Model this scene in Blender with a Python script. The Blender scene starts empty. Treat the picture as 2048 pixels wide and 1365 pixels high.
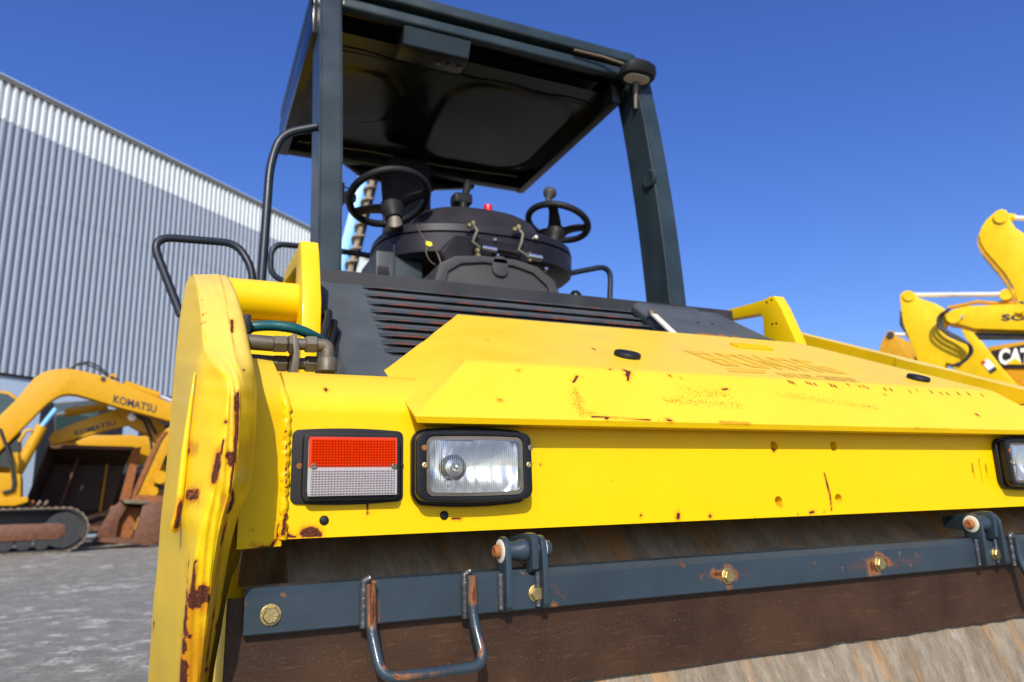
import bpy, bmesh, math, random
import numpy as np
from mathutils import Vector, Matrix
from mathutils.bvhtree import BVHTree

random.seed(7)
rng = np.random.default_rng(7)
S = bpy.context.scene
COL = S.collection

# ------------------------------------------------------------------ camera
EYE = 1.15                     # height of the lens above the yard
FPX = 1450.0                   # focal length in pixels of a 2048 px wide frame
PW, PH = 2048, 1365
zc = np.array([-0.0276 * FPX * FPX / 320, -FPX * FPX / 320, FPX]); zc /= np.linalg.norm(zc)
xd = np.array([4290 - 1024, 320 - 0.0276 * (4290 - 1024), FPX]); xd /= np.linalg.norm(xd)
xd -= zc * xd.dot(zc); xd /= np.linalg.norm(xd)
yd = np.cross(zc, xd)
RW = np.array([xd, yd, zc])    # world = RW @ (right, down, forward)
CAM = Vector((0, 0, EYE))
cam_data = bpy.data.cameras.new("camera")
cam = bpy.data.objects.new("camera", cam_data)
COL.objects.link(cam)
rot = Matrix([[RW[i][0], -RW[i][1], -RW[i][2]] for i in range(3)])
cam.matrix_world = Matrix.Translation(CAM) @ rot.to_4x4()
cam_data.sensor_width = 36.0
cam_data.lens = 36.0 * FPX / PW
cam_data.clip_start = 0.02
cam_data.clip_end = 2000
cam_data.dof.use_dof = True
cam_data.dof.focus_distance = 1.12
cam_data.dof.aperture_fstop = 5.6
S.camera = cam

# ------------------------------------------------------------------ sky and sun
SUN = Vector((0.42, 1.0, -0.75)).normalized()      # direction the light travels
sun_el = math.asin(-SUN.z)
sun_az = math.atan2(-SUN.x, -SUN.y)
w = bpy.data.worlds.new("World"); S.world = w; w.use_nodes = True
nt = w.node_tree; nt.nodes.clear()
sky = nt.nodes.new("ShaderNodeTexSky"); sky.sky_type = 'NISHITA'; sky.sun_disc = False
sky.sun_elevation = sun_el; sky.sun_rotation = sun_az
sky.air_density = 1.0; sky.dust_density = 2.0; sky.ozone_density = 6.0; sky.altitude = 0
hs = nt.nodes.new("ShaderNodeHueSaturation"); hs.inputs['Saturation'].default_value = 1.18
hs.inputs['Hue'].default_value = 0.519
bg = nt.nodes.new("ShaderNodeBackground"); bg.inputs['Strength'].default_value = 0.15
wo = nt.nodes.new("ShaderNodeOutputWorld")
nt.links.new(sky.outputs[0], hs.inputs['Color']); nt.links.new(hs.outputs[0], bg.inputs[0]); nt.links.new(bg.outputs[0], wo.inputs[0])
ld = bpy.data.lights.new("sun", 'SUN'); ld.energy = 3.9; ld.angle = math.radians(0.5); ld.color = (1.0, 0.95, 0.86)
sun = bpy.data.objects.new("sun", ld); COL.objects.link(sun)
sun.rotation_euler = SUN.to_track_quat('-Z', 'Y').to_euler()
sun.location = (0, 0, 30)
S.view_settings.view_transform = 'Standard'; S.view_settings.look = 'None'
S.view_settings.exposure = 0.3; S.view_settings.gamma = 1.0; S.view_settings.use_curve_mapping = False
S.render.engine = 'CYCLES'
S.cycles.use_denoising = True
S.cycles.max_bounces = 8; S.cycles.transparent_max_bounces = 8
S.cycles.caustics_reflective = False; S.cycles.caustics_refractive = False


# ------------------------------------------------------------------ finding points on real planes
def ray(px, py):
    r = RW @ np.array([(px - PW / 2) / FPX, (py - PH / 2) / FPX, 1.0])
    return Vector(r)

def P(px, py, X=None, Y=None, Z=None, d=None):
    """the point of a vertical / horizontal plane of the place seen in that direction"""
    r = ray(px, py)
    if X is not None: t = X / r.x
    elif Y is not None: t = Y / r.y
    elif Z is not None: t = (Z - EYE) / r.z
    else: t = d
    return CAM + r * t

class Facing:
    """upright plane standing on the yard at O, u to the right, w away"""
    def __init__(s, O, turn=0.0):
        s.O = O.copy(); d = Vector((O.x - CAM.x, O.y - CAM.y, 0)).normalized()
        a = math.radians(turn)
        s.w = Vector((d.x * math.cos(a) - d.y * math.sin(a), d.x * math.sin(a) + d.y * math.cos(a), 0))
        s.u = Vector((s.w.y, -s.w.x, 0))
    def q(s, px, py, off=0.0):
        r = ray(px, py)
        o = s.O + s.w * off
        t = (o - CAM).dot(s.w) / r.dot(s.w)
        return CAM + r * t

def V(*a): return Vector(a)

# ------------------------------------------------------------------ mesh helpers
def fillet(pts, r, seg=5):
    pts = [Vector(p) for p in pts]
    out = [pts[0]]
    for a, b, c in zip(pts, pts[1:], pts[2:]):
        u = a - b; v = c - b
        rr = min(r, u.length * 0.45, v.length * 0.45)
        p0 = b + u.normalized() * rr; p1 = b + v.normalized() * rr
        for i in range(seg + 1):
            t = i / seg
            out.append(p0 * (1 - t) ** 2 + b * 2 * t * (1 - t) + p1 * t * t)
    out.append(pts[-1])
    return out

def tube(bm, pts, r, n=10, fil=0, seg=5, cap=True):
    pts = fillet(pts, fil, seg) if fil else [Vector(p) for p in pts]
    rr = r if isinstance(r, (list, tuple)) else [r] * len(pts)
    rings = []
    prev = None
    for i, p in enumerate(pts):
        if i == 0: t = pts[1] - pts[0]
        elif i == len(pts) - 1: t = pts[-1] - pts[-2]
        else: t = (pts[i + 1] - p).normalized() + (p - pts[i - 1]).normalized()
        t.normalize()
        if prev is None:
            a = t.orthogonal().normalized()
        else:
            a = prev - t * prev.dot(t)
            a.normalize()
        prev = a
        b = t.cross(a)
        rings.append([bm.verts.new(p + (a * math.cos(2 * math.pi * k / n) + b * math.sin(2 * math.pi * k / n)) * rr[i]) for k in range(n)])
    for q0, q1 in zip(rings, rings[1:]):
        for k in range(n):
            bm.faces.new((q0[k], q0[(k + 1) % n], q1[(k + 1) % n], q1[k]))
    if cap:
        bm.faces.new(list(reversed(rings[0]))); bm.faces.new(rings[-1])

def lathe(bm, o, axis, prof, n=20, start=0.0):
    """prof: list of (radius, height along axis)"""
    o = Vector(o); ax = Vector(axis).normalized(); a = ax.orthogonal().normalized(); b = ax.cross(a)
    rings = []
    for r, h in prof:
        if r < 1e-6:
            rings.append([bm.verts.new(o + ax * h)])
        else:
            rings.append([bm.verts.new(o + ax * h + (a * math.cos(start + 2 * math.pi * k / n) + b * math.sin(start + 2 * math.pi * k / n)) * r) for k in range(n)])
    for q0, q1 in zip(rings, rings[1:]):
        for k in range(n):
            k2 = (k + 1) % n
            if len(q0) == 1 and len(q1) == 1: continue
            if len(q0) == 1: bm.faces.new((q0[0], q1[k2], q1[k]))
            elif len(q1) == 1: bm.faces.new((q0[k], q0[k2], q1[0]))
            else: bm.faces.new((q0[k], q0[k2], q1[k2], q1[k]))
    if len(rings[0]) > 1: bm.faces.new(list(reversed(rings[0])))
    if len(rings[-1]) > 1: bm.faces.new(rings[-1])

def join_into(bm, t):
    me = bpy.data.meshes.new("scratch"); t.to_mesh(me); t.free()
    bm.from_mesh(me); bpy.data.meshes.remove(me)

def prism(bm, poly, off, bev=0.0, seg=2, holes=None, ang=25):
    """closed outline (3-D points) pushed along off"""
    t = bmesh.new()
    off = Vector(off)
    def ring(pl):
        a = [t.verts.new(Vector(p)) for p in pl]; b = [t.verts.new(Vector(p) + off) for p in pl]
        n = len(pl)
        for i in range(n):
            t.faces.new((a[i], a[(i + 1) % n], b[(i + 1) % n], b[i]))
        return a, b
    a, b = ring(poly)
    if not holes:
        t.faces.new(list(reversed(a))); t.faces.new(b)
    else:
        for hp in holes:
            ha, hb = ring(hp)
            a = a + ha; b = b + hb
        for vs in (a, b):
            es = [e for e in t.edges if e.verts[0] in vs and e.verts[1] in vs]
            bmesh.ops.triangle_fill(t, edges=es, use_beauty=True)
    bmesh.ops.recalc_face_normals(t, faces=t.faces)
    if bev > 0:
        es = [e for e in t.edges if len(e.link_faces) == 2 and e.calc_face_angle(0) > math.radians(ang)]
        bmesh.ops.bevel(t, geom=es, offset=bev, segments=seg, affect='EDGES', profile=0.6, clamp_overlap=True)
    join_into(bm, t)

def box(bm, lo, hi, bev=0.0, seg=2):
    lo = Vector(lo); hi = Vector(hi)
    prism(bm, [(lo.x, lo.y, lo.z), (hi.x, lo.y, lo.z), (hi.x, lo.y, hi.z), (lo.x, lo.y, hi.z)], (0, hi.y - lo.y, 0), bev, seg)

def bar(bm, a, b, wid, hei, up=(0, 0, 1), bev=0.0):
    a = Vector(a); b = Vector(b); t = (b - a).normalized()
    s = t.cross(Vector(up)).normalized(); u = s.cross(t)
    pl = [a + s * wid / 2 * i + u * hei / 2 * j for i, j in ((-1, -1), (1, -1), (1, 1), (-1, 1))]
    prism(bm, pl, b - a, bev)

def rrect(w2, h2, r, n=5, bulge=0.0):
    """rounded rectangle outline in 2-D, long sides bowed out by bulge"""
    out = []
    for cx, cy, a0 in ((w2 - r, h2 - r, 0), (-w2 + r, h2 - r, 90), (-w2 + r, -h2 + r, 180), (w2 - r, -h2 + r, 270)):
        for i in range(n + 1):
            a = math.radians(a0 + 90 * i / n)
            x = cx + r * math.cos(a); y = cy + r * math.sin(a)
            y += (1 if y > 0 else -1) * bulge * (1 - (x / w2) ** 2)
            out.append((x, y))
        if a0 in (0, 180) and bulge:
            s = 1 if a0 == 0 else -1
            for k in range(1, 6):
                x = s * (w2 - r) * (1 - 2 * k / 6)
                out.append((x, s * h2 + s * bulge * (1 - (x / w2) ** 2)))
    return out

def new_obj(name, bm, mat, parent=None, ang=35, doubles=True, flat=False):
    if doubles: bmesh.ops.remove_doubles(bm, verts=bm.verts, dist=1e-5)
    bmesh.ops.recalc_face_normals(bm, faces=bm.faces)
    root = parent
    while root is not None and root.parent is not None: root = root.parent
    if root is not None:
        bmesh.ops.translate(bm, verts=bm.verts, vec=-root.location)
    me = bpy.data.meshes.new(name); bm.to_mesh(me); bm.free()
    o = bpy.data.objects.new(name, me); COL.objects.link(o)
    if not flat:
        me.polygons.foreach_set("use_smooth", [True] * len(me.polygons))
        me.set_sharp_from_angle(angle=math.radians(ang))
    mats = mat if isinstance(mat, (list, tuple)) else [mat]
    for m in mats: me.materials.append(m)
    if parent is not None: o.parent = parent
    return o

def thing(name, label, cat, loc, group=None):
    o = bpy.data.objects.new(name, None); COL.objects.link(o)
    o.location = loc; o.empty_display_size = 0.2
    o["label"] = label; o["category"] = cat
    if group: o["group"] = group
    return o

def tagged(o, label, cat, group=None):
    o["label"] = label; o["category"] = cat
    if group: o["group"] = group
    return o

def grid(bm, pts):
    vs = [[bm.verts.new(p) for p in row] for row in pts]
    for i in range(len(vs) - 1):
        for j in range(len(vs[0]) - 1):
            bm.faces.new((vs[i][j], vs[i][j + 1], vs[i + 1][j + 1], vs[i + 1][j]))
    return vs

def patch(bm, a, b, c, d, nu, nv):
    """bilinear sheet a-b (along u) to d-c"""
    a, b, c, d = (Vector(x) for x in (a, b, c, d))
    return grid(bm, [[(a.lerp(b, i / nu)).lerp(d.lerp(c, i / nu), j / nv) for i in range(nu + 1)] for j in range(nv + 1)])

def catmull(A, n):
    A = np.asarray(A, float); out = []
    for i in range(len(A) - 1):
        p0 = A[max(i - 1, 0)]; p1 = A[i]; p2 = A[i + 1]; p3 = A[min(i + 2, len(A) - 1)]
        for k in range(n):
            t = k / n
            out.append(0.5 * ((2 * p1) + (-p0 + p2) * t + (2 * p0 - 5 * p1 + 4 * p2 - p3) * t * t + (-p0 + 3 * p1 - 3 * p2 + p3) * t ** 3))
    out.append(A[-1])
    return np.array(out)

def words(txt, size, origin, xdir, ydir, mat, parent, name="lettering", depth=0.0, bold=0.0, space=1.0):
    cu = bpy.data.curves.new("words", 'FONT'); cu.body = txt; cu.size = size; cu.extrude = depth; cu.offset = bold
    cu.space_character = space; cu.resolution_u = 3
    ob = bpy.data.objects.new("words", cu)
    me = bpy.data.meshes.new_from_object(ob)
    bpy.data.objects.remove(ob); bpy.data.curves.remove(cu)
    x = Vector(xdir).normalized(); y = Vector(ydir); y = (y - x * y.dot(x)).normalized(); z = x.cross(y)
    M = Matrix(((x.x, y.x, z.x, origin[0]), (x.y, y.y, z.y, origin[1]), (x.z, y.z, z.z, origin[2]), (0, 0, 0, 1)))
    me.transform(M)
    root = parent
    while root.parent is not None: root = root.parent
    me.transform(Matrix.Translation(-root.location))
    me.materials.clear(); me.materials.append(mat); me.name = name
    o = bpy.data.objects.new(name, me); COL.objects.link(o); o.parent = parent
    return o

# ------------------------------------------------------------------ materials
def node_mat(name):
    m = bpy.data.materials.new(name); m.use_nodes = True
    n = m.node_tree; n.nodes.clear()
    out = n.nodes.new("ShaderNodeOutputMaterial"); b = n.nodes.new("ShaderNodeBsdfPrincipled")
    n.links.new(b.outputs[0], out.inputs[0])
    return m, n, b, out

def math_node(n, op, a, b=None, c=None, clamp=False):
    k = n.nodes.new("ShaderNodeMath"); k.operation = op; k.use_clamp = clamp
    for i, v in enumerate((a, b, c)):
        if v is None: continue
        if isinstance(v, (int, float)): k.inputs[i].default_value = v
        else: n.links.new(v, k.inputs[i])
    return k.outputs[0]

def noise(n, vec, scale, detail=4, rough=0.55, dist=0.0):
    t = n.nodes.new("ShaderNodeTexNoise"); t.inputs['Scale'].default_value = scale; t.inputs['Detail'].default_value = detail
    t.inputs['Roughness'].default_value = rough; t.inputs['Distortion'].default_value = dist
    n.links.new(vec, t.inputs['Vector'])
    return t.outputs['Fac']

def mixc(n, f, a, b):
    k = n.nodes.new("ShaderNodeMix"); k.data_type = 'RGBA'
    if isinstance(f, (int, float)): k.inputs['Factor'].default_value = f
    else: n.links.new(f, k.inputs['Factor'])
    for s, v in ((6, a), (7, b)):
        if isinstance(v, tuple): k.inputs[s].default_value = (*v, 1)
        else: n.links.new(v, k.inputs[s])
    return k.outputs[2]

def step(n, v, lo, hi):
    k = n.nodes.new("ShaderNodeMapRange"); k.interpolation_type = 'SMOOTHSTEP'
    n.links.new(v, k.inputs['Value']); k.inputs['From Min'].default_value = lo; k.inputs['From Max'].default_value = hi
    return k.outputs['Result']

def coords(n, scale=(1, 1, 1)):
    t = n.nodes.new("ShaderNodeTexCoord")
    if scale == (1, 1, 1): return t.outputs['Object']
    m = n.nodes.new("ShaderNodeMapping"); m.inputs['Scale'].default_value = scale
    n.links.new(t.outputs['Object'], m.inputs['Vector'])
    return m.outputs['Vector']

def painted(name, base, rough=0.35, var=0.08, coat=0.0, bump=0.15, bscale=120, rust=True, dust_sheen=0.0,
            dust_sheen_c=(0.42, 0.36, 0.25), metal=0.0, wear=0.0, spec=0.5, dirt=0.0, dirtc=(0.25, 0.16, 0.03), h1=(0.62, 0.22, 0.004), h2=(0.42, 0.10, 0.004)):
    m, n, b, out = node_mat(name)
    v = coords(n)
    n1 = noise(n, v, 9, 5); n2 = noise(n, v, bscale, 4)
    lo = tuple(c * (1 - var) for c in base); hi = tuple(min(c * (1 + var), 1) for c in base)
    col = mixc(n, step(n, n1, 0.3, 0.7), lo, hi)
    rgh = math_node(n, 'MULTIPLY_ADD', n1, 0.25, rough - 0.12)
    if dirt:
        vs = coords(n, (14, 14, 2.5))
        d = step(n, noise(n, vs, 2.2, 6, 0.65), 0.54, 0.85)
        col = mixc(n, math_node(n, 'MULTIPLY', d, dirt), col, dirtc)
    if dust_sheen:  # paler upward faces: settled dust plus sky sheen put into the colour
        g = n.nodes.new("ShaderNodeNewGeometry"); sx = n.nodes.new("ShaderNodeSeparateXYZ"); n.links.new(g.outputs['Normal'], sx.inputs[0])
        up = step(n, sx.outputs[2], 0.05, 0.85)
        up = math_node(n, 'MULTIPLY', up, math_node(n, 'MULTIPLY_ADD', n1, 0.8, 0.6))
        up = math_node(n, 'MULTIPLY', up, dust_sheen, clamp=True)
        col = mixc(n, up, col, dust_sheen_c)
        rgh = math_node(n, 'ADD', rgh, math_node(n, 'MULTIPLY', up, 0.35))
    if wear:
        wv = step(n, noise(n, v, 28, 8, 0.7), 0.62, 0.68)
        col = mixc(n, math_node(n, 'MULTIPLY', wv, wear), col, (0.13, 0.045, 0.018))
    hgt = n2
    if rust:
        at = n.nodes.new("ShaderNodeAttribute"); at.attribute_name = "rust"
        nf = noise(n, v, 210, 8, 0.75); nm = noise(n, v, 420, 4, 0.7)
        f = math_node(n, 'ADD', at.outputs['Fac'], math_node(n, 'MULTIPLY_ADD', nf, 0.9, -0.45))
        on = step(n, at.outputs['Fac'], 0.01, 0.12)
        halo = math_node(n, 'MULTIPLY', step(n, f, 0.18, 0.55), on)
        core = math_node(n, 'MULTIPLY', step(n, f, 0.50, 0.56), on)
        a3 = n.nodes.new("ShaderNodeAttribute"); a3.attribute_name = "stain"
        sv = coords(n, (1.6, 1.6, 0.35)); sn = noise(n, sv, 90, 5, 0.7)
        sf = step(n, math_node(n, 'ADD', a3.outputs['Fac'], math_node(n, 'MULTIPLY_ADD', sn, 1.0, -0.5)), 0.12, 0.80)
        sf = math_node(n, 'MULTIPLY', sf, step(n, a3.outputs['Fac'], 0.01, 0.25))
        col = mixc(n, math_node(n, 'MULTIPLY', sf, 0.75), col, mixc(n, nm, (0.58, 0.23, 0.004), (0.36, 0.10, 0.006)))
        halo_c = mixc(n, nm, h1, h2)
        core_c = mixc(n, step(n, nm, 0.35, 0.65), (0.026, 0.010, 0.009), (0.13, 0.034, 0.010))
        col = mixc(n, math_node(n, 'MULTIPLY', halo, 0.75), col, halo_c)
        col = mixc(n, core, col, core_c)
        # fine rust freckles
        a2 = n.nodes.new("ShaderNodeAttribute"); a2.attribute_name = "freckle"
        fr = math_node(n, 'ADD', math_node(n, 'MULTIPLY', a2.outputs['Fac'], 0.29), noise(n, v, 330, 3, 0.6))
        fr = math_node(n, 'MULTIPLY', step(n, fr, 0.80, 0.86), step(n, a2.outputs['Fac'], 0.02, 0.2))
        col = mixc(n, fr, col, tuple(.35 * p_ + .65 * q_ for p_, q_ in zip(h1, h2)))
        rgh = math_node(n, 'ADD', rgh, math_node(n, 'MULTIPLY', core, 0.45), clamp=True)
        hgt = math_node(n, 'ADD', n2, math_node(n, 'MULTIPLY', core, math_node(n, 'MULTIPLY_ADD', nm, 1.5, -1.6)))
        if coat:
            n.links.new(math_node(n, 'MULTIPLY_ADD', core, -coat, coat, clamp=True), b.inputs['Coat Weight'])
    elif coat: b.inputs['Coat Weight'].default_value = coat
    b.inputs['Coat Roughness'].default_value = 0.12
    n.links.new(col, b.inputs['Base Color']); n.links.new(rgh, b.inputs['Roughness'])
    b.inputs['Metallic'].default_value = metal
    b.inputs['Specular IOR Level'].default_value = spec
    if bump:
        bp = n.nodes.new("ShaderNodeBump"); bp.inputs['Strength'].default_value = bump; bp.inputs['Distance'].default_value = 0.002
        n.links.new(hgt, bp.inputs['Height']); n.links.new(bp.outputs[0], b.inputs['Normal'])
    return m

def plain(name, base, rough=0.5, metal=0.0, emit=None):
    return painted(name, base, rough, 0.06, rust=False, bump=0.05, metal=metal)

YEL = (0.755, 0.480, 0.0012)
M = {}
M['yellow'] = painted('yellow_paint', YEL, 0.36, 0.02, coat=0.07, bump=0.10, bscale=260, dust_sheen=0.14, dust_sheen_c=(0.70, 0.58, 0.22), dirt=0.10, dirtc=(0.42, 0.25, 0.01), spec=0.18)
M['arm_yellow'] = painted('yellow_cast_paint', (0.74, 0.475, 0.003), 0.46, 0.05, coat=0.16, bump=0.32, bscale=150, dust_sheen=0.42, dust_sheen_c=(0.64, 0.50, 0.20), dirt=0.14, spec=0.22)  # tan tint on the arm tops paints in reflected sky along with dust
M['print'] = painted('faded_print', (0.75, 0.42, 0.003), 0.45, 0.10, rust=False)
M['grey_paint'] = painted('slate_grey_paint', (0.026, 0.041, 0.054), 0.30, 0.12, coat=0.15, bump=0.30, bscale=420, h1=(0.22, 0.06, 0.012), h2=(0.12, 0.035, 0.012), spec=0.3)
M['rops'] = painted('frame_grey_paint', (0.021, 0.034, 0.040), 0.36, 0.16, coat=0.1, bump=0.15, bscale=200, dust_sheen=0.2, dust_sheen_c=(0.10, 0.10, 0.09), wear=0.2, rust=False, spec=0.3)
M['hood_black'] = painted('dark_grey_sheet', (0.034, 0.043, 0.048), 0.42, 0.25, bump=0.2, bscale=250, dust_sheen=0.55, dust_sheen_c=(0.085, 0.092, 0.098), rust=False, spec=0.3)
M['louver'] = painted('rusty_louver', (0.034, 0.042, 0.047), 0.5, 0.25, bump=0.3, bscale=250, rust=True, dust_sheen=0.15, dust_sheen_c=(0.07, 0.075, 0.08), h1=(0.30, 0.062, 0.018), h2=(0.12, 0.035, 0.016), spec=0.3)
M['plastic'] = painted('black_plastic', (0.012, 0.011, 0.016), 0.42, 0.2, bump=0.25, bscale=500, rust=False, dust_sheen=0.25, dust_sheen_c=(0.06, 0.055, 0.06), spec=0.3)
M['grey_plastic'] = painted('grey_plastic', (0.045, 0.045, 0.044), 0.55, 0.1, bump=0.25, bscale=500, rust=False, dust_sheen=0.2, dust_sheen_c=(0.11, 0.105, 0.10), spec=0.3)
M['rubber'] = painted('black_rubber', (0.014, 0.014, 0.015), 0.5, 0.2, bump=0.25, bscale=600, rust=False, spec=0.22)
M['bezel'] = painted('black_bezel', (0.009, 0.009, 0.010), 0.28, 0.2, bump=0.05, bscale=400, rust=False, spec=0.3)
M['roof'] = painted('black_roof_lining', (0.003, 0.003, 0.0031), 0.20, 0.35, bump=0.10, bscale=60, rust=False, spec=0.28)
M['tube'] = painted('rail_paint', (0.014, 0.019, 0.027), 0.40, 0.15, coat=0.03, spec=0.3, bump=0.08, bscale=200, wear=0.08, rust=False)
M['zinc'] = painted('yellow_zinc', (0.44, 0.35, 0.15), 0.38, 0.15, metal=0.9, bump=0.3, bscale=500, rust=True)
M['steel'] = painted('bright_steel', (0.62, 0.62, 0.62), 0.25, 0.1, metal=1.0, bump=0.05, rust=False)
M['chrome'] = painted('chrome_rod', (0.9, 0.9, 0.92), 0.36, 0.02, metal=0.6, bump=0.0, rust=False)
M['fitting'] = painted('dull_fitting_steel', (0.125, 0.108, 0.080), 0.5, 0.25, metal=0.35, bump=0.3, bscale=300, rust=False, wear=0.25)
M['rust'] = painted('rusty_steel', (0.24, 0.080, 0.018), 0.75, 0.25, bump=0.3, bscale=200, rust=False)
M['weld'] = painted('weld_bead', (0.042, 0.046, 0.052), 0.22, 0.3, bump=0.7, bscale=260, rust=False, wear=0.95, coat=0.5)
M['nylon'] = plain('white_nylon', (0.62, 0.58, 0.48), 0.45)
M['teal'] = painted('teal_hose', (0.005, 0.085, 0.085), 0.4, 0.2, bump=0.2, rust=False)
M['red'] = plain('red_plastic', (0.6, 0.01, 0.01), 0.35)
M['tag'] = plain('yellow_tag', (0.75, 0.65, 0.02), 0.5)
M['wire'] = plain('brown_wire', (0.10, 0.07, 0.04), 0.5)
M['moulded'] = plain('moulded_glass_marks', (0.40, 0.44, 0.46), 0.3)
M['white'] = plain('white_letters', (0.8, 0.8, 0.8), 0.4)
M['navy'] = plain('dark_letters', (0.012, 0.012, 0.03), 0.4)
M['far_yellow'] = painted('plant_yellow', (0.56, 0.285, 0.003), 0.42, 0.05, bump=0.0, rust=False, dust_sheen=0.1, spec=0.3, dirt=0.35, dirtc=(0.20, 0.11, 0.02))
M['old_yellow'] = painted('worn_plant_yellow', (0.54, 0.26, 0.005), 0.5, 0.10, bump=0.0, rust=False, wear=0.25, spec=0.3)
M['far_yellow2'] = painted('bright_plant_yellow', (0.80, 0.50, 0.003), 0.42, 0.06, bump=0.05, rust=False, spec=0.3)
M['bucket'] = painted('rusty_bucket_steel', (0.12, 0.046, 0.020), 0.6, 0.25, bump=0.2, bscale=30, rust=False, wear=0.5)
M['scoop'] = painted('dirty_scoop_steel', (0.035, 0.018, 0.010), 0.7, 0.4, bump=0.4, bscale=20, rust=False, wear=0.3)
M['track'] = painted('dusty_track_steel', (0.17, 0.13, 0.085), 0.75, 0.35, bump=0.5, bscale=20, rust=False)
M['dark'] = painted('dark_steel', (0.018, 0.018, 0.019), 0.55, 0.3, bump=0.2, rust=False)
M['blue'] = painted('blue_paint', (0.02, 0.22, 0.58), 0.4, 0.1, bump=0.05, rust=False)
M['pale_blue'] = painted('pale_blue_paint', (0.16, 0.42, 0.70), 0.4, 0.08, bump=0.05, rust=False)
M['auger'] = painted('muddy_auger', (0.26, 0.20, 0.14), 0.8, 0.4, bump=0.4, bscale=20, rust=False)

def drum_mat():
    m, n, b, out = node_mat('worn_drum_steel')
    v = coords(n, (1, 0.28, 0.28)); v0 = coords(n)
    a = noise(n, v, 34, 10, 0.78); c = noise(n, v, 80, 8, 0.78, 0.4); s = noise(n, v0, 300, 5, 0.8); e = noise(n, v0, 9, 5, 0.6)
    band = noise(n, coords(n, (1, 0.06, 0.06)), 16, 6, 0.7)
    col = mixc(n, step(n, a, 0.35, 0.65), (0.17, 0.13, 0.080), (0.31, 0.26, 0.185))
    col = mixc(n, math_node(n, 'MULTIPLY', step(n, math_node(n, 'ADD', band, math_node(n, 'MULTIPLY', c, 0.5)), 0.76, 0.90), 0.8), col, (0.40, 0.205, 0.060))
    col = mixc(n, math_node(n, 'MULTIPLY', step(n, math_node(n, 'ADD', math_node(n, 'MULTIPLY', c, 0.7), math_node(n, 'MULTIPLY', a, 0.5)), 0.64, 0.78), 0.45), col, (0.50, 0.47, 0.42))
    col = mixc(n, math_node(n, 'MULTIPLY', step(n, s, 0.56, 0.66), 0.65), col, (0.06, 0.04, 0.026))
    col = mixc(n, math_node(n, 'MULTIPLY', step(n, e, 0.45, 0.75), 0.35), col, (0.14, 0.095, 0.06))
    n.links.new(col, b.inputs['Base Color']); b.inputs['Roughness'].default_value = 0.55; b.inputs['Metallic'].default_value = 0.25
    bp = n.nodes.new("ShaderNodeBump"); bp.inputs['Strength'].default_value = 0.5; bp.inputs['Distance'].default_value = 0.002
    n.links.new(math_node(n, 'ADD', s, c), bp.inputs['Height']); n.links.new(bp.outputs[0], b.inputs['Normal'])
    return m
M['drum'] = drum_mat()

def flap_mat():
    m, n, b, out = node_mat('brown_scraper_board')
    v0 = coords(n); v = coords(n, (0.10, 1, 1))
    s = noise(n, v0, 650, 3, 0.7); g = noise(n, v, 160, 6, 0.7); l = noise(n, v0, 7, 5, 0.6)
    col = mixc(n, step(n, l, 0.3, 0.7), (0.028, 0.0125, 0.0058), (0.052, 0.0235, 0.0105))
    col = mixc(n, math_node(n, 'MULTIPLY', step(n, g, 0.55, 0.75), 0.35), col, (0.17, 0.085, 0.045))
    col = mixc(n, math_node(n, 'MULTIPLY', step(n, s, 0.64, 0.72), 0.75), col, (0.36, 0.27, 0.19))
    b.inputs['Specular IOR Level'].default_value = 0.3
    n.links.new(col, b.inputs['Base Color']); b.inputs['Roughness'].default_value = 0.5
    bp = n.nodes.new("ShaderNodeBump"); bp.inputs['Strength'].default_value = 0.4; bp.inputs['Distance'].default_value = 0.0015
    n.links.new(math_node(n, 'ADD', s, g), bp.inputs['Height']); n.links.new(bp.outputs[0], b.inputs['Normal'])
    return m
M['flap'] = flap_mat()

def lens_mat(name, col, rough, clear):
    """coloured moulded plastic that lets light through to the reflector behind it"""
    m, n, b, out = node_mat(name)
    b.inputs['Base Color'].default_value = (*col, 1); b.inputs['Roughness'].default_value = rough
    b.inputs['Coat Weight'].default_value = 0.6; b.inputs['Coat Roughness'].default_value = 0.04
    t = n.nodes.new("ShaderNodeBsdfTransparent"); t.inputs[0].default_value = (*col, 1)
    mx = n.nodes.new("ShaderNodeMixShader"); mx.inputs[0].default_value = clear
    n.links.new(b.outputs[0], mx.inputs[1]); n.links.new(t.outputs[0], mx.inputs[2]); n.links.new(mx.outputs[0], out.inputs[0])
    return m
M['amber'] = lens_mat('orange_lens', (0.86, 0.065, 0.002), 0.05, 0.5)
M['clear'] = lens_mat('clear_moulded_lens', (0.72, 0.69, 0.70), 0.05, 0.6)
def glass_mat(name, gloss):
    m, n, b, out = node_mat(name)
    n.nodes.remove(b)
    fr = n.nodes.new("ShaderNodeFresnel"); fr.inputs[0].default_value = 1.5
    t = n.nodes.new("ShaderNodeBsdfTransparent"); t.inputs[0].default_value = (0.94, 0.97, 0.97, 1)
    g = n.nodes.new("ShaderNodeBsdfGlossy"); g.inputs['Roughness'].default_value = 0.04
    mx = n.nodes.new("ShaderNodeMixShader")
    n.links.new(math_node(n, 'MULTIPLY_ADD', fr.outputs[0], 1.0, gloss, clamp=True), mx.inputs[0])
    n.links.new(t.outputs[0], mx.inputs[1]); n.links.new(g.outputs[0], mx.inputs[2]); n.links.new(mx.outputs[0], out.inputs[0])
    return m
M['glass'] = glass_mat('fluted_lamp_glass', 0.10)
M['reflector'] = painted('lamp_reflector', (0.90, 0.91, 0.92), 0.30, 0.02, metal=0.85, bump=0.02, rust=False)
M['cab_glass'] = painted('dark_cab_glass', (0.02, 0.045, 0.045), 0.06, 0.1, bump=0.0, rust=False, spec=0.8)

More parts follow.
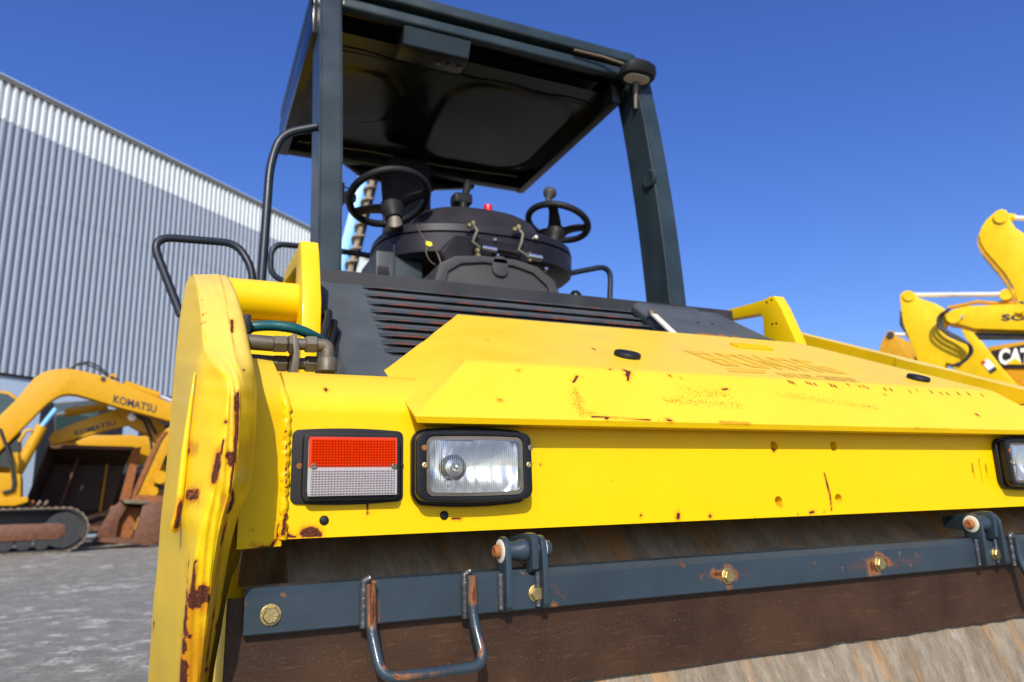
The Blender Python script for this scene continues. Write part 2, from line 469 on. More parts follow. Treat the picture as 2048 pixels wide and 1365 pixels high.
def cladding_mat(name, base):
    return painted(name, base, 0.45, 0.05, bump=0.0, rust=False, dirt=0.08, dirtc=(0.3, 0.3, 0.28))
M['clad_white'] = cladding_mat('white_cladding', (0.74, 0.78, 0.76))
M['clad_blue'] = cladding_mat('grey_blue_cladding', (0.37, 0.415, 0.475))
M['clad_base'] = plain('pale_base_wall', (0.42, 0.52, 0.62), 0.6)
M['trim'] = plain('eaves_trim', (0.20, 0.18, 0.15), 0.5)

def ground_mat():
    m, n, b, out = node_mat('dusty_yard_concrete')
    v = coords(n)
    big = noise(n, v, 0.5, 5, 0.6); mid = noise(n, v, 3.2, 10, 0.72, 0.3); fine = noise(n, v, 26, 8, 0.75); grit = noise(n, v, 48, 5, 0.85)
    col = mixc(n, step(n, mid, 0.36, 0.64), (0.150, 0.140, 0.112), (0.280, 0.262, 0.212))
    col = mixc(n, math_node(n, 'MULTIPLY', step(n, fine, 0.50, 0.66), 0.55), col, (0.40, 0.375, 0.305))
    pale = step(n, math_node(n, 'ADD', mid, math_node(n, 'MULTIPLY', big, 0.5)), 0.79, 0.87)
    pale = math_node(n, 'MULTIPLY', pale, step(n, fine, 0.42, 0.56))
    col = mixc(n, math_node(n, 'MULTIPLY', pale, 0.85), col, (0.72, 0.68, 0.57))
    col = mixc(n, math_node(n, 'MULTIPLY', step(n, grit, 0.58, 0.66), 0.6), col, (0.045, 0.045, 0.046))
    mp = n.nodes.new("ShaderNodeMapping"); mp.inputs['Rotation'].default_value = (0, 0, math.radians(28)); n.links.new(v, mp.inputs['Vector'])
    br = n.nodes.new("ShaderNodeTexBrick"); br.inputs['Scale'].default_value = 1.0; br.inputs['Brick Width'].default_value = 0.24; br.inputs['Row Height'].default_value = 0.12
    br.inputs['Mortar Size'].default_value = 0.016; br.inputs['Mortar Smooth'].default_value = 0.5; n.links.new(mp.outputs[0], br.inputs['Vector'])
    joint = math_node(n, 'MULTIPLY', br.outputs['Fac'], step(n, mid, 0.40, 0.62))
    col = mixc(n, math_node(n, 'MULTIPLY', joint, 0.75), col, (0.055, 0.054, 0.052))
    vo = n.nodes.new("ShaderNodeTexVoronoi"); vo.feature = 'DISTANCE_TO_EDGE'; vo.inputs['Scale'].default_value = 0.55
    wp = n.nodes.new("ShaderNodeVectorMath"); wp.operation = 'ADD'
    nz = n.nodes.new("ShaderNodeTexNoise"); nz.inputs['Scale'].default_value = 1.7; nz.inputs['Detail'].default_value = 5
    n.links.new(v, nz.inputs['Vector']); sc = n.nodes.new("ShaderNodeVectorMath"); sc.operation = 'SCALE'; sc.inputs['Scale'].default_value = 0.9
    n.links.new(nz.outputs['Color'], sc.inputs[0]); n.links.new(v, wp.inputs[0]); n.links.new(sc.outputs[0], wp.inputs[1]); n.links.new(wp.outputs[0], vo.inputs['Vector'])
    crack = step(n, vo.outputs['Distance'], 0.018, 0.004)
    crack = math_node(n, 'MULTIPLY', math_node(n, 'SUBTRACT', 1.0, step(n, vo.outputs['Distance'], 0.003, 0.014)), step(n, mid, 0.42, 0.6))
    col = mixc(n, math_node(n, 'MULTIPLY', crack, 0.8), col, (0.035, 0.034, 0.033))
    n.links.new(col, b.inputs['Base Color']); b.inputs['Roughness'].default_value = 0.8
    bp = n.nodes.new("ShaderNodeBump"); bp.inputs['Strength'].default_value = 0.35; bp.inputs['Distance'].default_value = 0.02
    n.links.new(math_node(n, 'ADD', math_node(n, 'ADD', mid, math_node(n, 'MULTIPLY', fine, 0.35)), math_node(n, 'MULTIPLY', crack, -0.5)), bp.inputs['Height']); n.links.new(bp.outputs[0], b.inputs['Normal'])
    return m
M['ground'] = ground_mat()

# ------------------------------------------------------------------ rust marks laid onto a mesh
def mark(o, rust=(), freckle=(), stain=(), k=1.0):
    """rust: list of (half width in m, [(px,py), ...]) polylines found on the surface; stored as a point attribute"""
    me = o.data
    root = o
    while root.parent is not None: root = root.parent
    off = root.location if root is not o else Vector((0, 0, 0))
    nv = len(me.vertices); co = np.empty(nv * 3); me.vertices.foreach_get("co", co); co = co.reshape(-1, 3)
    bvh = BVHTree.FromPolygons([v.co.copy() for v in me.vertices], [tuple(p.vertices) for p in me.polygons])
    stain = list(stain) + [(wd * 2.3 * k, pl, .66) for wd, pl in rust]
    for nm, strokes in (("rust", rust), ("freckle", freckle), ("stain", stain)):
        val = np.zeros(nv)
        for st_ in strokes:
            wd, pl = st_[:2]; amp = st_[2] if len(st_) > 2 else 1.0
            wd *= k if nm == 'rust' else 1
            pts = []
            for q in pl:
                hit = bvh.ray_cast(CAM - off, ray(*q).normalized())[0]
                if hit is not None: pts.append(np.array(hit))
            if not pts: continue
            if len(pts) == 1: pts = pts * 2
            for a, b in zip(pts, pts[1:]):
                if np.linalg.norm(b - a) > 0.25: b = a
                ab = b - a; L = ab.dot(ab)
                t = np.clip(((co - a) @ ab) / L, 0, 1) if L > 1e-12 else np.zeros(nv)
                d = np.linalg.norm(co - (a + t[:, None] * ab), axis=1)
                val = np.maximum(val, amp * np.clip(1.0 - d / (2 * wd), 0, 1))
        at = me.attributes.new(nm, 'FLOAT', 'POINT'); at.data.foreach_set("value", val.astype(np.float32))

def cut(o, cutters):
    """take the cutter meshes out of o"""
    for bm in cutters:
        me = bpy.data.meshes.new("cutter"); bmesh.ops.recalc_face_normals(bm, faces=bm.faces)
        root = o.parent
        if root: bmesh.ops.translate(bm, verts=bm.verts, vec=-root.location)
        bm.to_mesh(me); bm.free()
        c = bpy.data.objects.new("cutter", me); COL.objects.link(c)
        c.parent = o.parent
        md = o.modifiers.new("cut", 'BOOLEAN'); md.operation = 'DIFFERENCE'; md.solver = 'EXACT'; md.object = c
    bpy.context.view_layer.update()
    dg = bpy.context.evaluated_depsgraph_get()
    me = bpy.data.meshes.new_from_object(o.evaluated_get(dg))
    cs = [md.object for md in o.modifiers]
    o.modifiers.clear(); old = o.data; o.data = me; me.name = old.name
    me.set_sharp_from_angle(angle=math.radians(35))
    for c in cs: bpy.data.objects.remove(c)

# ================================================================== the setting
bm = bmesh.new()
NG = 40
grid(bm, [[V(-600 + 1200 * i / NG, -600 + 1200 * j / NG, 0) for i in range(NG + 1)] for j in range(NG + 1)])
g = new_obj("ground", bm, M['ground']); g["kind"] = "structure"

# ---- the long clad warehouse
WA = P(0, 746, d=33.0); WA.z = 0
va = ray(0, 746); wdir = Vector(RW @ np.array([(1690 - 1024) / FPX, (984 - 682.5) / FPX, 1.0])); wdir.z = 0; wdir.normalize()
wn = Vector((wdir.y, -wdir.x, 0))
if wn.dot(CAM - WA) < 0: wn = -wn
def on_wall(px, py):
    r = ray(px, py); t = (WA - CAM).dot(wn) / r.dot(wn); return CAM + r * t
z_base = on_wall(0, 746).z
z_top = on_wall(150, 234).z
z_white = on_wall(150, 304.5).z
z_seam = on_wall(150, 441).z
s0 = -8.0; s1 = 68.0
house = thing("warehouse", "long grey blue corrugated warehouse with a white band under its eaves", "warehouse", tuple(WA))
PITCH = (on_wall(58.6, 520) - on_wall(43.8, 520)).length
def sheet(s_a, n, za, zb, proud, mat):
    bm = bmesh.new()
    prof = []
    for k in range(n):
        b0 = s_a + k * PITCH
        for f, h in ((0.0, 0.0), (0.60, 0.0), (0.65, 0.17), (0.95, 0.17)):
            prof.append((b0 + f * PITCH, h))
    prof.append((s_a + n * PITCH, 0.0))
    rows = []
    for z in (za, zb):
        rows.append([WA + wdir * s + wn * (h + proud) + Vector((0, 0, z - WA.z)) for s, h in prof])
    grid(bm, rows)
    return new_obj("cladding_sheet", bm, mat, house, ang=10, flat=True)
NR = 8
s = s0
while s < s1:
    sheet(s, NR, z_white, z_top, 0.03, M['clad_white'])
    sheet(s, NR, z_seam, z_white + 0.25, 0.012, M['clad_blue'])
    sheet(s, NR, z_base, z_seam + 0.2, 0.0, M['clad_blue'])
    s += NR * PITCH
def wall_box(name, sa, sb, za, zb, da, db, mat):
    bm = bmesh.new(); a = WA + wdir * sa; 
    pl = [a + wn * da + V(0, 0, za), a + wdir * (sb - sa) + wn * da + V(0, 0, za), a + wdir * (sb - sa) + wn * da + V(0, 0, zb), a + wn * da + V(0, 0, zb)]
    prism(bm, pl, wn * (db - da))
    return new_obj(name, bm, mat, house, flat=True)
wall_box("eaves_trim", s0, s, z_top - 0.02, z_top + 0.16, -0.3, 0.26, M['trim'])
wall_box("drip_flashing", s0, s, z_base - 0.12, z_base, -0.02, 0.14, M['dark'])
wall_box("base_wall", s0, s, 0, z_base - 0.12, -30, 0.05, M['clad_base'])
wall_box("inner_wall", s0, s, z_base - 0.1, z_top - 0.03, -30, -0.06, M['clad_blue'])
wall_box("roof", s0, s, z_top + 0.16, z_top + 0.24, -30, 0.30, M['clad_base'])

# ================================================================== the road roller
CX = 1.05
roller = thing("road_roller", "yellow road roller with rusty paint filling the foreground, its drum scraper and lamps facing us", "road roller", (CX, 1.6, 0))
mx = lambda x: 2 * CX - x
mirror = lambda v: Vector((2 * CX - v[0], v[1], v[2]))
BY = 1.03                                                    # front face of the cross beam

# ---- cross beam: bent plate, dense enough to carry its rust marks
zb = P(1330, 1045, Y=BY).z
z1 = P(650, 822, Y=BY).z
z2 = P(650, 748, Y=1.115).z
prof = []
n = 64
for i in range(n + 1): prof.append((BY, zb + (z1 - zb) * i / n))
for i in range(1, 9):
    t = i / 8; prof.append((BY + 0.085 * t ** 1.7, z1 + (z2 - z1) * t))
for i in range(1, 5): prof.append((BY + 0.085 + 0.06 * i, z2 + 0.003 * i))
prof += [(BY + 0.325, z2 - 0.028), (BY + 0.115, z2 - 0.034), (BY + 0.052, z1 - 0.01), (BY + 0.04, zb)]
xs = np.linspace(0.127, mx(0.127), 620)
bm = bmesh.new()
rings = [[bm.verts.new((x, y, z)) for y, z in prof] for x in xs]
np_ = len(prof)
for a, b in zip(rings, rings[1:]):
    for k in range(np_): bm.faces.new((a[k], a[(k + 1) % np_], b[(k + 1) % np_], b[k]))
bm.faces.new(rings[0]); bm.faces.new(list(reversed(rings[-1])))
beam = new_obj("cross_beam", bm, M['yellow'], roller)
cs = []
for px, py in ((1548, 893), (1667, 893), (1557, 1003), (1677, 998)):
    t = bmesh.new(); lathe(t, P(px, py, Y=BY) + V(0, -0.02, 0), (0, 1, 0), [(0.0092, 0), (0.0092, 0.034)], 20); cs.append(t)
for px, ya, yb_ in ((1944.5, 926, 958), (1957, 917, 967), (1971.5, 927, 957)):
    t = bmesh.new(); a = P(px, ya, Y=BY); b = P(px, yb_, Y=BY)
    box(t, (a.x - 0.0016, BY - 0.02, a.z - (ya < 0)), (a.x + 0.0016, BY + 0.004, a.z), 0) if False else prism(t, [(a.x - .0016, BY - .02, b.z), (a.x + .0016, BY - .02, b.z), (a.x + .0016, BY - .02, a.z), (a.x - .0016, BY - .02, a.z)], (0, 0.0225, 0)); cs.append(t)
for cx_ in (P(953, 932, Y=BY - .03).x, mx(P(953, 932, Y=BY - .03).x)):
    t = bmesh.new(); c = P(953, 932, Y=BY - .03); prism(t, [V(cx_ + x, BY - .03, c.z + z) for x, z in ((-.068, -.038), (.068, -.038), (.068, .038), (-.068, .038))], (0, .08, 0)); cs.append(t)
cut(beam, cs)
mark(beam, rust=[(0.0055, [(608, 1066), (622, 1062), (632, 1066)]), (0.0035, [(612, 1070), (640, 1069)]), (0.0016, [(905, 1038), (922, 1038)]),
                 (0.0018, [(1649, 948), (1655, 970), (1660, 990), (1662, 1010)]), (0.0012, [(1650, 950), (1657, 985)]), (0.0016, [(1663, 1014), (1663, 1021)]), (0.0022, [(1620, 1026), (1628, 1024)]), (0.0016, [(1596, 1029)]), (0.0014, [(1648, 1024)]),
                 (0.0022, [(1282, 1031)]), (0.0035, [(1357, 1030), (1356, 1036)]), (0.003, [(1420, 1033)]), (0.0012, [(1510, 1036)]), (0.0014, [(1190, 1052)]),
                 (0.0018, [(571, 1060), (577, 1072), (590, 1074)]), (0.0016, [(1081, 930)]), (0.0015, [(735, 1027)]), (0.0012, [(891, 780)]), (0.0016, [(650, 780), (655, 781)]),
                 (0.0012, [(1210, 846), (1240, 848)]), (0.0025, [(1170, 843), (1180, 843)]), (0.0011, [(1224, 962)]),
                 (0.0022, [(1545, 899), (1547, 903)]), (0.0024, [(1555, 1008), (1560, 1012)]), (0.0018, [(1676, 1004)]), (0.0016, [(1665, 899)]),
                 (0.0012, [(735, 1008), (736, 1030)]), (0.0013, [(1944, 930), (1946, 945)]), (0.0012, [(1957, 920), (1958, 930)]), (0.0012, [(1971, 930), (1973, 945)])])
if True:
    bm = bmesh.new()
    for px, py in ((648, 1041), (888, 1031)):
        c = P(px, py, Y=BY)
        lathe(bm, c, (0, -1, 0), [(0.0064, -0.001), (0.0064, 0.0014), (0.0052, 0.0027), (0.0025, 0.0035), (0, 0.0037)], 16)
        new_obj("rubber_plug", bm, M['rubber'], beam, ang=60); bm = bmesh.new()
    bm.free()

# ---- end plate between beam and yoke arm, with its weld
for side in (0, 1):
    f = (lambda v: Vector(v)) if side == 0 else mirror
    tl = P(512, 728, Y=1.0); tr = P(552, 741, Y=1.035); tr2 = P(566, 748, Y=1.03); br = P(549, 1088, Y=1.022); bl = P(497, 1098, Y=1.005)
    z_t = P(540, 735, Y=1.1).z
    rows = []
    xs_ = np.linspace(0, 1, 13)
    out = []
    def plate_row(z, xl, xr, y0, y1): return [V(xl + (xr - xl) * t, y0 + (y1 - y0) * t, z) for t in xs_]
    zs = np.linspace(bl.z, z1, 34)
    for z in zs:
        rows.append(plate_row(z, 0.070, 0.1265, 1.004, 1.0285))
    for i in range(1, 9):
        t = i / 8; rows.append(plate_row(z1 + (z_t + 0.012 - z1) * t, 0.070, 0.1265 - 0.012 * t, 1.004 + 0.085 * t ** 1.7, 1.0285 + 0.085 * t ** 1.7))
    rows.append([v + V(0, 0.25, 0.004) for v in rows[-1]])
    back = [[v + V(0, 0.045, -0.003) for v in row] for row in rows]
    bm = bmesh.new()
    A = grid(bm, [[f(v) for v in r_] for r_ in rows]); Bk = grid(bm, [[f(v) for v in r_] for r_ in back])
    nr = len(rows); nc = 13
    loop = [(0, j) for j in range(nc)] + [(i, nc - 1) for i in range(1, nr)] + [(nr - 1, j) for j in range(nc - 2, -1, -1)] + [(i, 0) for i in range(nr - 2, 0, -1)]
    for (i0, j0), (i1, j1) in zip(loop, loop[1:] + loop[:1]):
        bm.faces.new((A[i0][j0], A[i1][j1], Bk[i1][j1], Bk[i0][j0]))
    ep = new_obj("end_plate", bm, M['yellow'], roller)
    if side == 0:
        mark(ep, rust=[(0.0022, [(505, 1092), (520, 1094), (545, 1092)]), (0.0018, [(545, 1090), (555, 1075), (560, 1050)]), (0.0016, [(503, 1060)]), (0.0014, [(556, 1052)])],
             freckle=[(0.006, [(550, 1040), (555, 1085)])])
    bm = bmesh.new()
    pts = []; rad = []
    for i in range(46):
        t = i / 45
        z = bl.z + 0.008 + (z1 - bl.z) * t if t < 1 else 0
        pts.append(f(V(0.1275 + 0.0012 * math.sin(i * 1.7) + 0.0008 * math.sin(i * 4.1), 1.0285 + 0.0006 * math.sin(i * 2.3), bl.z + 0.008 + (z1 - bl.z - 0.008) * t)))
        rad.append(0.0054 + 0.0006 * math.sin(i * 0.7) + 0.0006 * random.random())
    for i in range(1, 9):
        t = i / 8
        pts.append(f(V(0.1265 - 0.012 * t, 1.028 + 0.085 * t ** 1.7, z1 + (z2 - z1) * t))); rad.append(0.0064 + 0.0007 * math.sin(i * 1.3))
    tube(bm, pts, rad, 9)
    o = new_obj("weld_bead", bm, M['yellow'], ep, ang=80)
    if side == 0: mark(o, rust=[(0.003, [(566, 1070), (572, 1030)]), (0.0012, [(572, 860), (572, 1000)]), (0.0012, [(575, 780), (574, 850)])])

# ---- yoke arms: rounded castings either side of the drum
AR = [  # image row, then px of outer flank / outer edge / crease / seam / inner edge, and depths of the last four
    (1480, 335, 352, 358, 384, 402, .985, .95, .95, 1.0),
    (1365, 323, 354, 362, 396, 417, .96, .93, .93, .975),
    (1294, 312, 357, 366, 405, 428, .955, .915, .915, .965),
    (1214, 306, 361, 374, 414, 443, .95, .90, .90, .955),
    (1150, 312, 366, 385, 421, 453, .945, .89, .895, .95),
    (1093, 317, 370, 394, 430, 464, .94, .885, .89, .948),
    (1040, 321, 360, 406, 442, 477, .94, .88, .885, .945),
    (1000, 325, 362, 418, 455, 496, .94, .878, .883, .94),
    (960, 330, 366, 428, 465, 507, .94, .876, .88, .935),
    (900, 336, 372, 440, 471, 512, .942, .876, .88, .93),
    (850, 340, 377, 448, 475, 516, .944, .878, .882, .928),
    (800, 343, 383, 454, 477, 517, .946, .882, .886, .928),
    (765, 347, 388, 455, 478, 516, .95, .89, .892, .928),
    (730, 349, 395, 436, 473, 512, .956, .912, .908, .930),
    (700, 352, 403, 414, 466, 505, .968, .955, .935, .948),
    (660, 356, 402, 409, 461, 497, 1.0, .995, .978, .985),
    (620, 361, 400, 405, 453, 487, 1.045, 1.043, 1.03, 1.035),
    (590, 366, 396, 400, 447, 478, 1.09, 1.09, 1.08, 1.085),
    (565, 371, 391, 394, 442, 468, 1.155, 1.155, 1.15, 1.155),
    (549, 378, 386, 388, 438, 456, 1.26, 1.26, 1.26, 1.26),
]
tab = catmull(AR, 11)
rows = []
for r_ in tab:
    py, L, E_, C_, Sm, R_, ye, yc_, ys, yr = r_
    k = min(max((py - 549) / 300, 0), 1)
    pl = P(L, py + 6, Y=ye + 0.16 + 0.10 * k)
    pe = P(E_, py, Y=ye); pc = P(C_, py, Y=yc_); ps = P(Sm, py, Y=ys); pr = P(R_, py, Y=yr)
    ps2 = ps + V(0.003, 0.0045, 0)
    rows.append([pl, pe, pc, ps, ps2, pr, pr + V(0, 0.10, 0)])
top = rows[-1]
path_top = top[1]
for dy, dz in ((0.08, 0.006), (0.18, 0.0), (0.3, -0.03), (0.45, -0.10), (0.58, -0.22), (0.68, -0.40), (0.70, -0.60), (0.66, -0.85), (0.58, -1.0)):
    row = []
    for k, v in enumerate(top):
        q = V(v.x, path_top.y + dy, path_top.z + dz + (v.z - path_top.z) * (1 if k else 0.3))
        if k == 0: q += V(-0.004, -0.16 * min(1, dy / .3), -0.10 * (1 - min(1, dy / .6)))
        if k == 6: q = V(top[5].x, q.y, q.z - 0.08)
        row.append(q)
    rows.append(row)
bot = rows[0]
rows.insert(0, [V(v.x, v.y + 0.16, 0.42) for v in bot])
NC = [8, 11, 17, 14, 3, 14, 4]
fine = []
for row in rows:
    fr = []
    for k in range(len(row) - 1):
        for i in range(NC[k]): fr.append(row[k].lerp(row[k + 1], i / NC[k]))
    fr.append(row[-1]); fine.append(fr)
Gp = np.array([[tuple(v) for v in r_] for r_ in fine])
keep = [0, 1] + list(range(2, len(Gp)))
for it in range(6):                      # soften the creases along each section, as on a casting
    Q = Gp.copy()
    Q[:, 1:-1] = 0.5 * Gp[:, 1:-1] + 0.25 * (Gp[:, :-2] + Gp[:, 2:])
    c0 = sum(NC[:3]); Q[:, c0 - 1:c0 + 4] = Gp[:, c0 - 1:c0 + 4] * 0.75 + Q[:, c0 - 1:c0 + 4] * 0.25
    Gp = Q
# uneven casting skin
for i in range(Gp.shape[0]):
    for j in range(Gp.shape[1]):
        Gp[i, j, 1] += 0.0012 * math.sin(i * 0.33 + j * 0.5) * math.cos(i * 0.17 - j * 0.31)
def low_mirror(v):
    y = v[1]; z = v[2]; line = 1.405 + (y - 1.195) * .43
    if y < 1.40: z = min(z, line)
    elif y < 1.75 and z > 1.25: z = line
    elif y >= 1.75 and z > 0.3: y += 0.27; z = 1.405 + (y - 1.195) * .43 if z > 1.25 else z
    return Vector((2 * CX - v[0], y, z))
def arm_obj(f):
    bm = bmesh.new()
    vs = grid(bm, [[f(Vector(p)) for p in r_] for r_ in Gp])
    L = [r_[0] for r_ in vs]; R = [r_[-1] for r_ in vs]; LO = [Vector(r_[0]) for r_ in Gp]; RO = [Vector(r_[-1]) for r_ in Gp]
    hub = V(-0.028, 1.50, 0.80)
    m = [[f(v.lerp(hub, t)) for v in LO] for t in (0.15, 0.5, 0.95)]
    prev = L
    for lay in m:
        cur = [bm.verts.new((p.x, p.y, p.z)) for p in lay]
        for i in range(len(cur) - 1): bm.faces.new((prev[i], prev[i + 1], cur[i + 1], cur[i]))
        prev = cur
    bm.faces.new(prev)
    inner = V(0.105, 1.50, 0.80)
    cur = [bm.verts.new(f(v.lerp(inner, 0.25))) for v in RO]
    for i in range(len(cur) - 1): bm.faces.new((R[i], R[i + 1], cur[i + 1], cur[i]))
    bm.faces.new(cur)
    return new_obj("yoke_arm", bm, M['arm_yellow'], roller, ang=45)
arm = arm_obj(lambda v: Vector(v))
mark(arm, rust=[(0.0022, [(476, 788), (476, 815)]), (0.0030, [(475, 795), (474, 818)]), (0.0016, [(487, 741)]),
                (0.0016, [(464, 640), (464, 664)]), (0.0011, [(405, 600)]), (0.0011, [(403, 632), (412, 628)]), (0.0013, [(403, 648), (409, 646)]), (0.0013, [(490, 661), (494, 668)]), (0.001, [(464, 645), (490, 648)]),
                (0.0020, [(451, 844)]), (0.0012, [(447, 880), (443, 905)]), (0.0035, [(436, 912), (433, 930), (428, 948), (427, 962)]), (0.0014, [(440, 930), (433, 950)]),
                (0.0042, [(458, 912), (466, 912), (463, 925)]), (0.0014, [(468, 930), (463, 960), (460, 985)]),
                (0.0030, [(464, 985), (466, 1000), (460, 1020)]), (0.0024, [(475, 830), (472, 880), (470, 920)]), (0.0024, [(461, 1005), (452, 1040), (447, 1070), (442, 1110), (437, 1140), (433, 1165), (430, 1190)]),
                (0.0024, [(447, 1065), (443, 1090)]), (0.0030, [(432, 1205), (427, 1230), (424, 1240)]), (0.0026, [(424, 1240), (420, 1270), (414, 1320), (410, 1365)]),
                (0.0055, [(375, 990), (392, 990)]), (0.0022, [(361, 1000), (358, 1020), (352, 1050)]), (0.0018, [(376, 890), (378, 905)]),
                (0.0018, [(391, 1123)]), (0.0022, [(388, 1130), (386, 1160), (384, 1185)]), (0.0075, [(390, 1195), (389, 1205)]), (0.0060, [(405, 1183), (407, 1195)]),
                (0.0028, [(373, 1185), (374, 1200)]), (0.0042, [(372, 1215), (371, 1235), (368, 1250), (370, 1265)]), (0.0042, [(367, 1285), (366, 1300)]),
                (0.0065, [(364, 1330), (362, 1365), (360, 1400)]), (0.0022, [(380, 1275)]), (0.0030, [(416, 1195), (417, 1200)]), (0.0035, [(432, 1250), (427, 1290), (424, 1310)]), (0.0028, [(410, 1340), (420, 1338)]),
                (0.0016, [(313, 1190), (309, 1215), (307, 1255)]), (0.0013, [(378, 1110), (374, 1165)]), (0.0020, [(443, 1185), (444, 1190)])],
     freckle=[(0.010, [(375, 990), (392, 988)]), (0.012, [(370, 1120), (374, 1180)])],
     stain=[(0.020, [(380, 1290), (374, 1330), (368, 1420)]), (0.012, [(396, 1290), (390, 1365), (380, 1440)]), (0.008, [(458, 1000), (447, 1060)]), (0.005, [(440, 1100), (425, 1240), (412, 1365)]), (0.008, [(408, 1190), (412, 1215)]), (0.007, [(380, 1200), (372, 1280)]), (0.005, [(430, 930), (438, 900)]), (0.009, [(357, 1030), (352, 1060)]), (0.006, [(385, 980), (380, 1000)]), (0.005, [(474, 830), (476, 790)]), (0.009, [(378, 895), (388, 900)])], k=1.15)
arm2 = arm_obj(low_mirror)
# raised cover strip on the outer flank of each arm
for f in (lambda v: Vector(v), mirror):
    bm = bmesh.new()
    pts = [P(390, 745, Y=.953), P(384, 790, Y=.947), P(376, 850, Y=.943), P(370, 900, Y=.940), P(364, 960, Y=.938), P(358, 1010, Y=.937), P(352, 1040, Y=.940), P(348, 1060, Y=.950)]
    pts = [Vector(p) for p in catmull([tuple(p) for p in pts], 4)]
    nn = len(pts)
    tube(bm, [f(p + V(0.000, 0.0035, 0)) for p in pts], [0.0012 + 0.0030 * min(1, i / 14) + (0.0012 if i > nn - 5 else 0) for i in range(nn)], 10)
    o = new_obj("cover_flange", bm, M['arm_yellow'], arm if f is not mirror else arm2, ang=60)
    if f is not mirror: mark(o, rust=[(0.0030, [(361, 1005), (358, 1030), (352, 1056)]), (0.0014, [(352, 1056), (350, 1058)])])

# ---- yellow engine cover (front hood)
A0 = P(830, 833, Y=.984); B0 = P(932, 722, Y=1.072); C0 = P(915, 629, Y=1.5); D0 = P(768, 741, Y=1.17)
zl = A0.z; A0.z = zl
bm = bmesh.new()
q = lambda a, b, c, d, nu, nv: patch(bm, a, b, c, d, nu, nv)
nx = 430
Am, Bm, Cm, Dm = (mirror(v) + V(.03, 0, 0) for v in (A0, B0, C0, D0))
q(A0, Am, Bm, B0, nx, 32)
q(B0, Bm, Cm, C0, nx, 100)
def facet(A_, B_, C_, D_):
    # side facet: quad D-A-B-C, sharing its edges with the front and the top
    rows = []
    for j in range(33):
        t = j / 32
        a = A_.lerp(B_, t); d = D_.lerp(C_, t)
        rows.append([a.lerp(d, i / 100) for i in range(101)])
    grid(bm, rows)
facet(A0, B0, C0, D0); facet(Am, Bm, Cm, Dm)
# turned-in lower lip and closed back
lipd = V(0.004, 0.004, -0.0085)
A1 = A0 + lipd; A1m = (mirror(A1) + V(.03, 0, 0)); A2 = A1 + V(0.03, 0.05, 0.0); A2m = (mirror(A2) + V(.03, 0, 0))
D1 = D0 + V(0.006, 0.002, -0.008); D1m = (mirror(D1) + V(.03, 0, 0)); D2 = D1 + V(0.03, 0.0, 0); D2m = (mirror(D2) + V(.03, 0, 0))
q(A1, A1m, Am, A0, nx, 1); q(A2, A2m, A1m, A1, nx, 2)
q(D1, A1, A0, D0, 100, 1); q(A1m, D1m, Dm, Am, 100, 1); q(D2, A2, A1, D1, 100, 1); q(A2m, D2m, D1m, A1m, 100, 1)
Cb = C0 + V(0, 0.02, -0.14); q(C0, Cm, (mirror(Cb) + V(.03, 0, 0)), Cb, nx, 2); q(C0, Cb, D2, D0, 2, 2); q(Cm, (mirror(Cb) + V(.03, 0, 0)), D2m, Dm, 2, 2)
bmesh.ops.remove_doubles(bm, verts=bm.verts, dist=4e-4)
def seg_d(p, a, b):
    t = max(0, min(1, (p - a).dot(b - a) / (b - a).length_squared)); return (p - a - (b - a) * t).length
vv = [v for v in bm.verts if v.co.z > zl + 0.004 and seg_d(v.co, A0, D0) > .012 and seg_d(v.co, Am, Dm) > .012 and v.co.y < C0.y - .002]
for it in range(9):
    bmesh.ops.smooth_vert(bm, verts=vv, factor=0.5, use_axis_x=True, use_axis_y=True, use_axis_z=True)
hood = new_obj("engine_cover", bm, M['yellow'], roller, ang=50)
chips = [(0.0025, [(1249, 741), (1258, 744), (1254, 752)]), (0.0015, [(1256, 752), (1256, 762)]), (0.0022, [(1220, 739)]), (0.0020, [(1340, 752)]), (0.0013, [(1362, 757)]), (0.0016, [(1185, 697), (1190, 700)]),
         (0.002, [(1000, 801)]), (0.0016, [(1038, 742)]), (0.0014, [(1155, 752), (1147, 765)]), (0.0018, [(976, 681)]), (0.0012, [(996, 665)]), (0.0012, [(1012, 668)]),
         (0.0018, [(1210, 836), (1214, 839)]), (0.002, [(1335, 840), (1342, 842)]), (0.0028, [(1954, 830)]), (0.0016, [(1770, 790)]), (0.0016, [(1445, 780), (1455, 778)]),
         (0.0010, [(1185, 834), (1300, 840)]), (0.0012, [(1440, 845), (1500, 847)]), (0.001, [(1830, 858), (1900, 861)]), (0.0013, [(1165, 755)])]
for x, y in ((1577, 764), (1584, 766), (1612, 766), (1619, 768), (1628, 769), (1660, 771), (1668, 773), (1694, 770), (1717, 773), (1726, 774), (1733, 776), (1768, 779), (1780, 780), (1818, 784), (1832, 781), (1860, 784), (1880, 787), (1893, 788), (1915, 788), (1935, 788), (1962, 791)):
    chips.append((0.0011 + 0.0006 * random.random(), [(x, y - 2), (x + 4, y + 2)]))
mark(hood, rust=chips, k=1.45, stain=[(0.010, [(1150, 785), (1160, 815)], .42), (0.008, [(1165, 825), (1190, 828)], .40)], freckle=[(0.022, [(1152, 800), (1165, 824)]), (0.014, [(1148, 775), (1160, 800)]), (0.013, [(1160, 826), (1195, 826)]), (0.028, [(1380, 785), (1450, 790)]), (0.02, [(1330, 800), (1480, 812)]),
                                (0.016, [(1560, 790), (1750, 815)]), (0.012, [(1320, 838), (1700, 858)]), (0.004, [(995, 800), (1010, 803)])])
hb = BVHTree.FromPolygons([v.co + roller.location for v in hood.data.vertices], [tuple(p.vertices) for p in hood.data.polygons])
def on_hood(px, py):
    h = hb.ray_cast(CAM, ray(px, py).normalized()); return h[0], h[1]
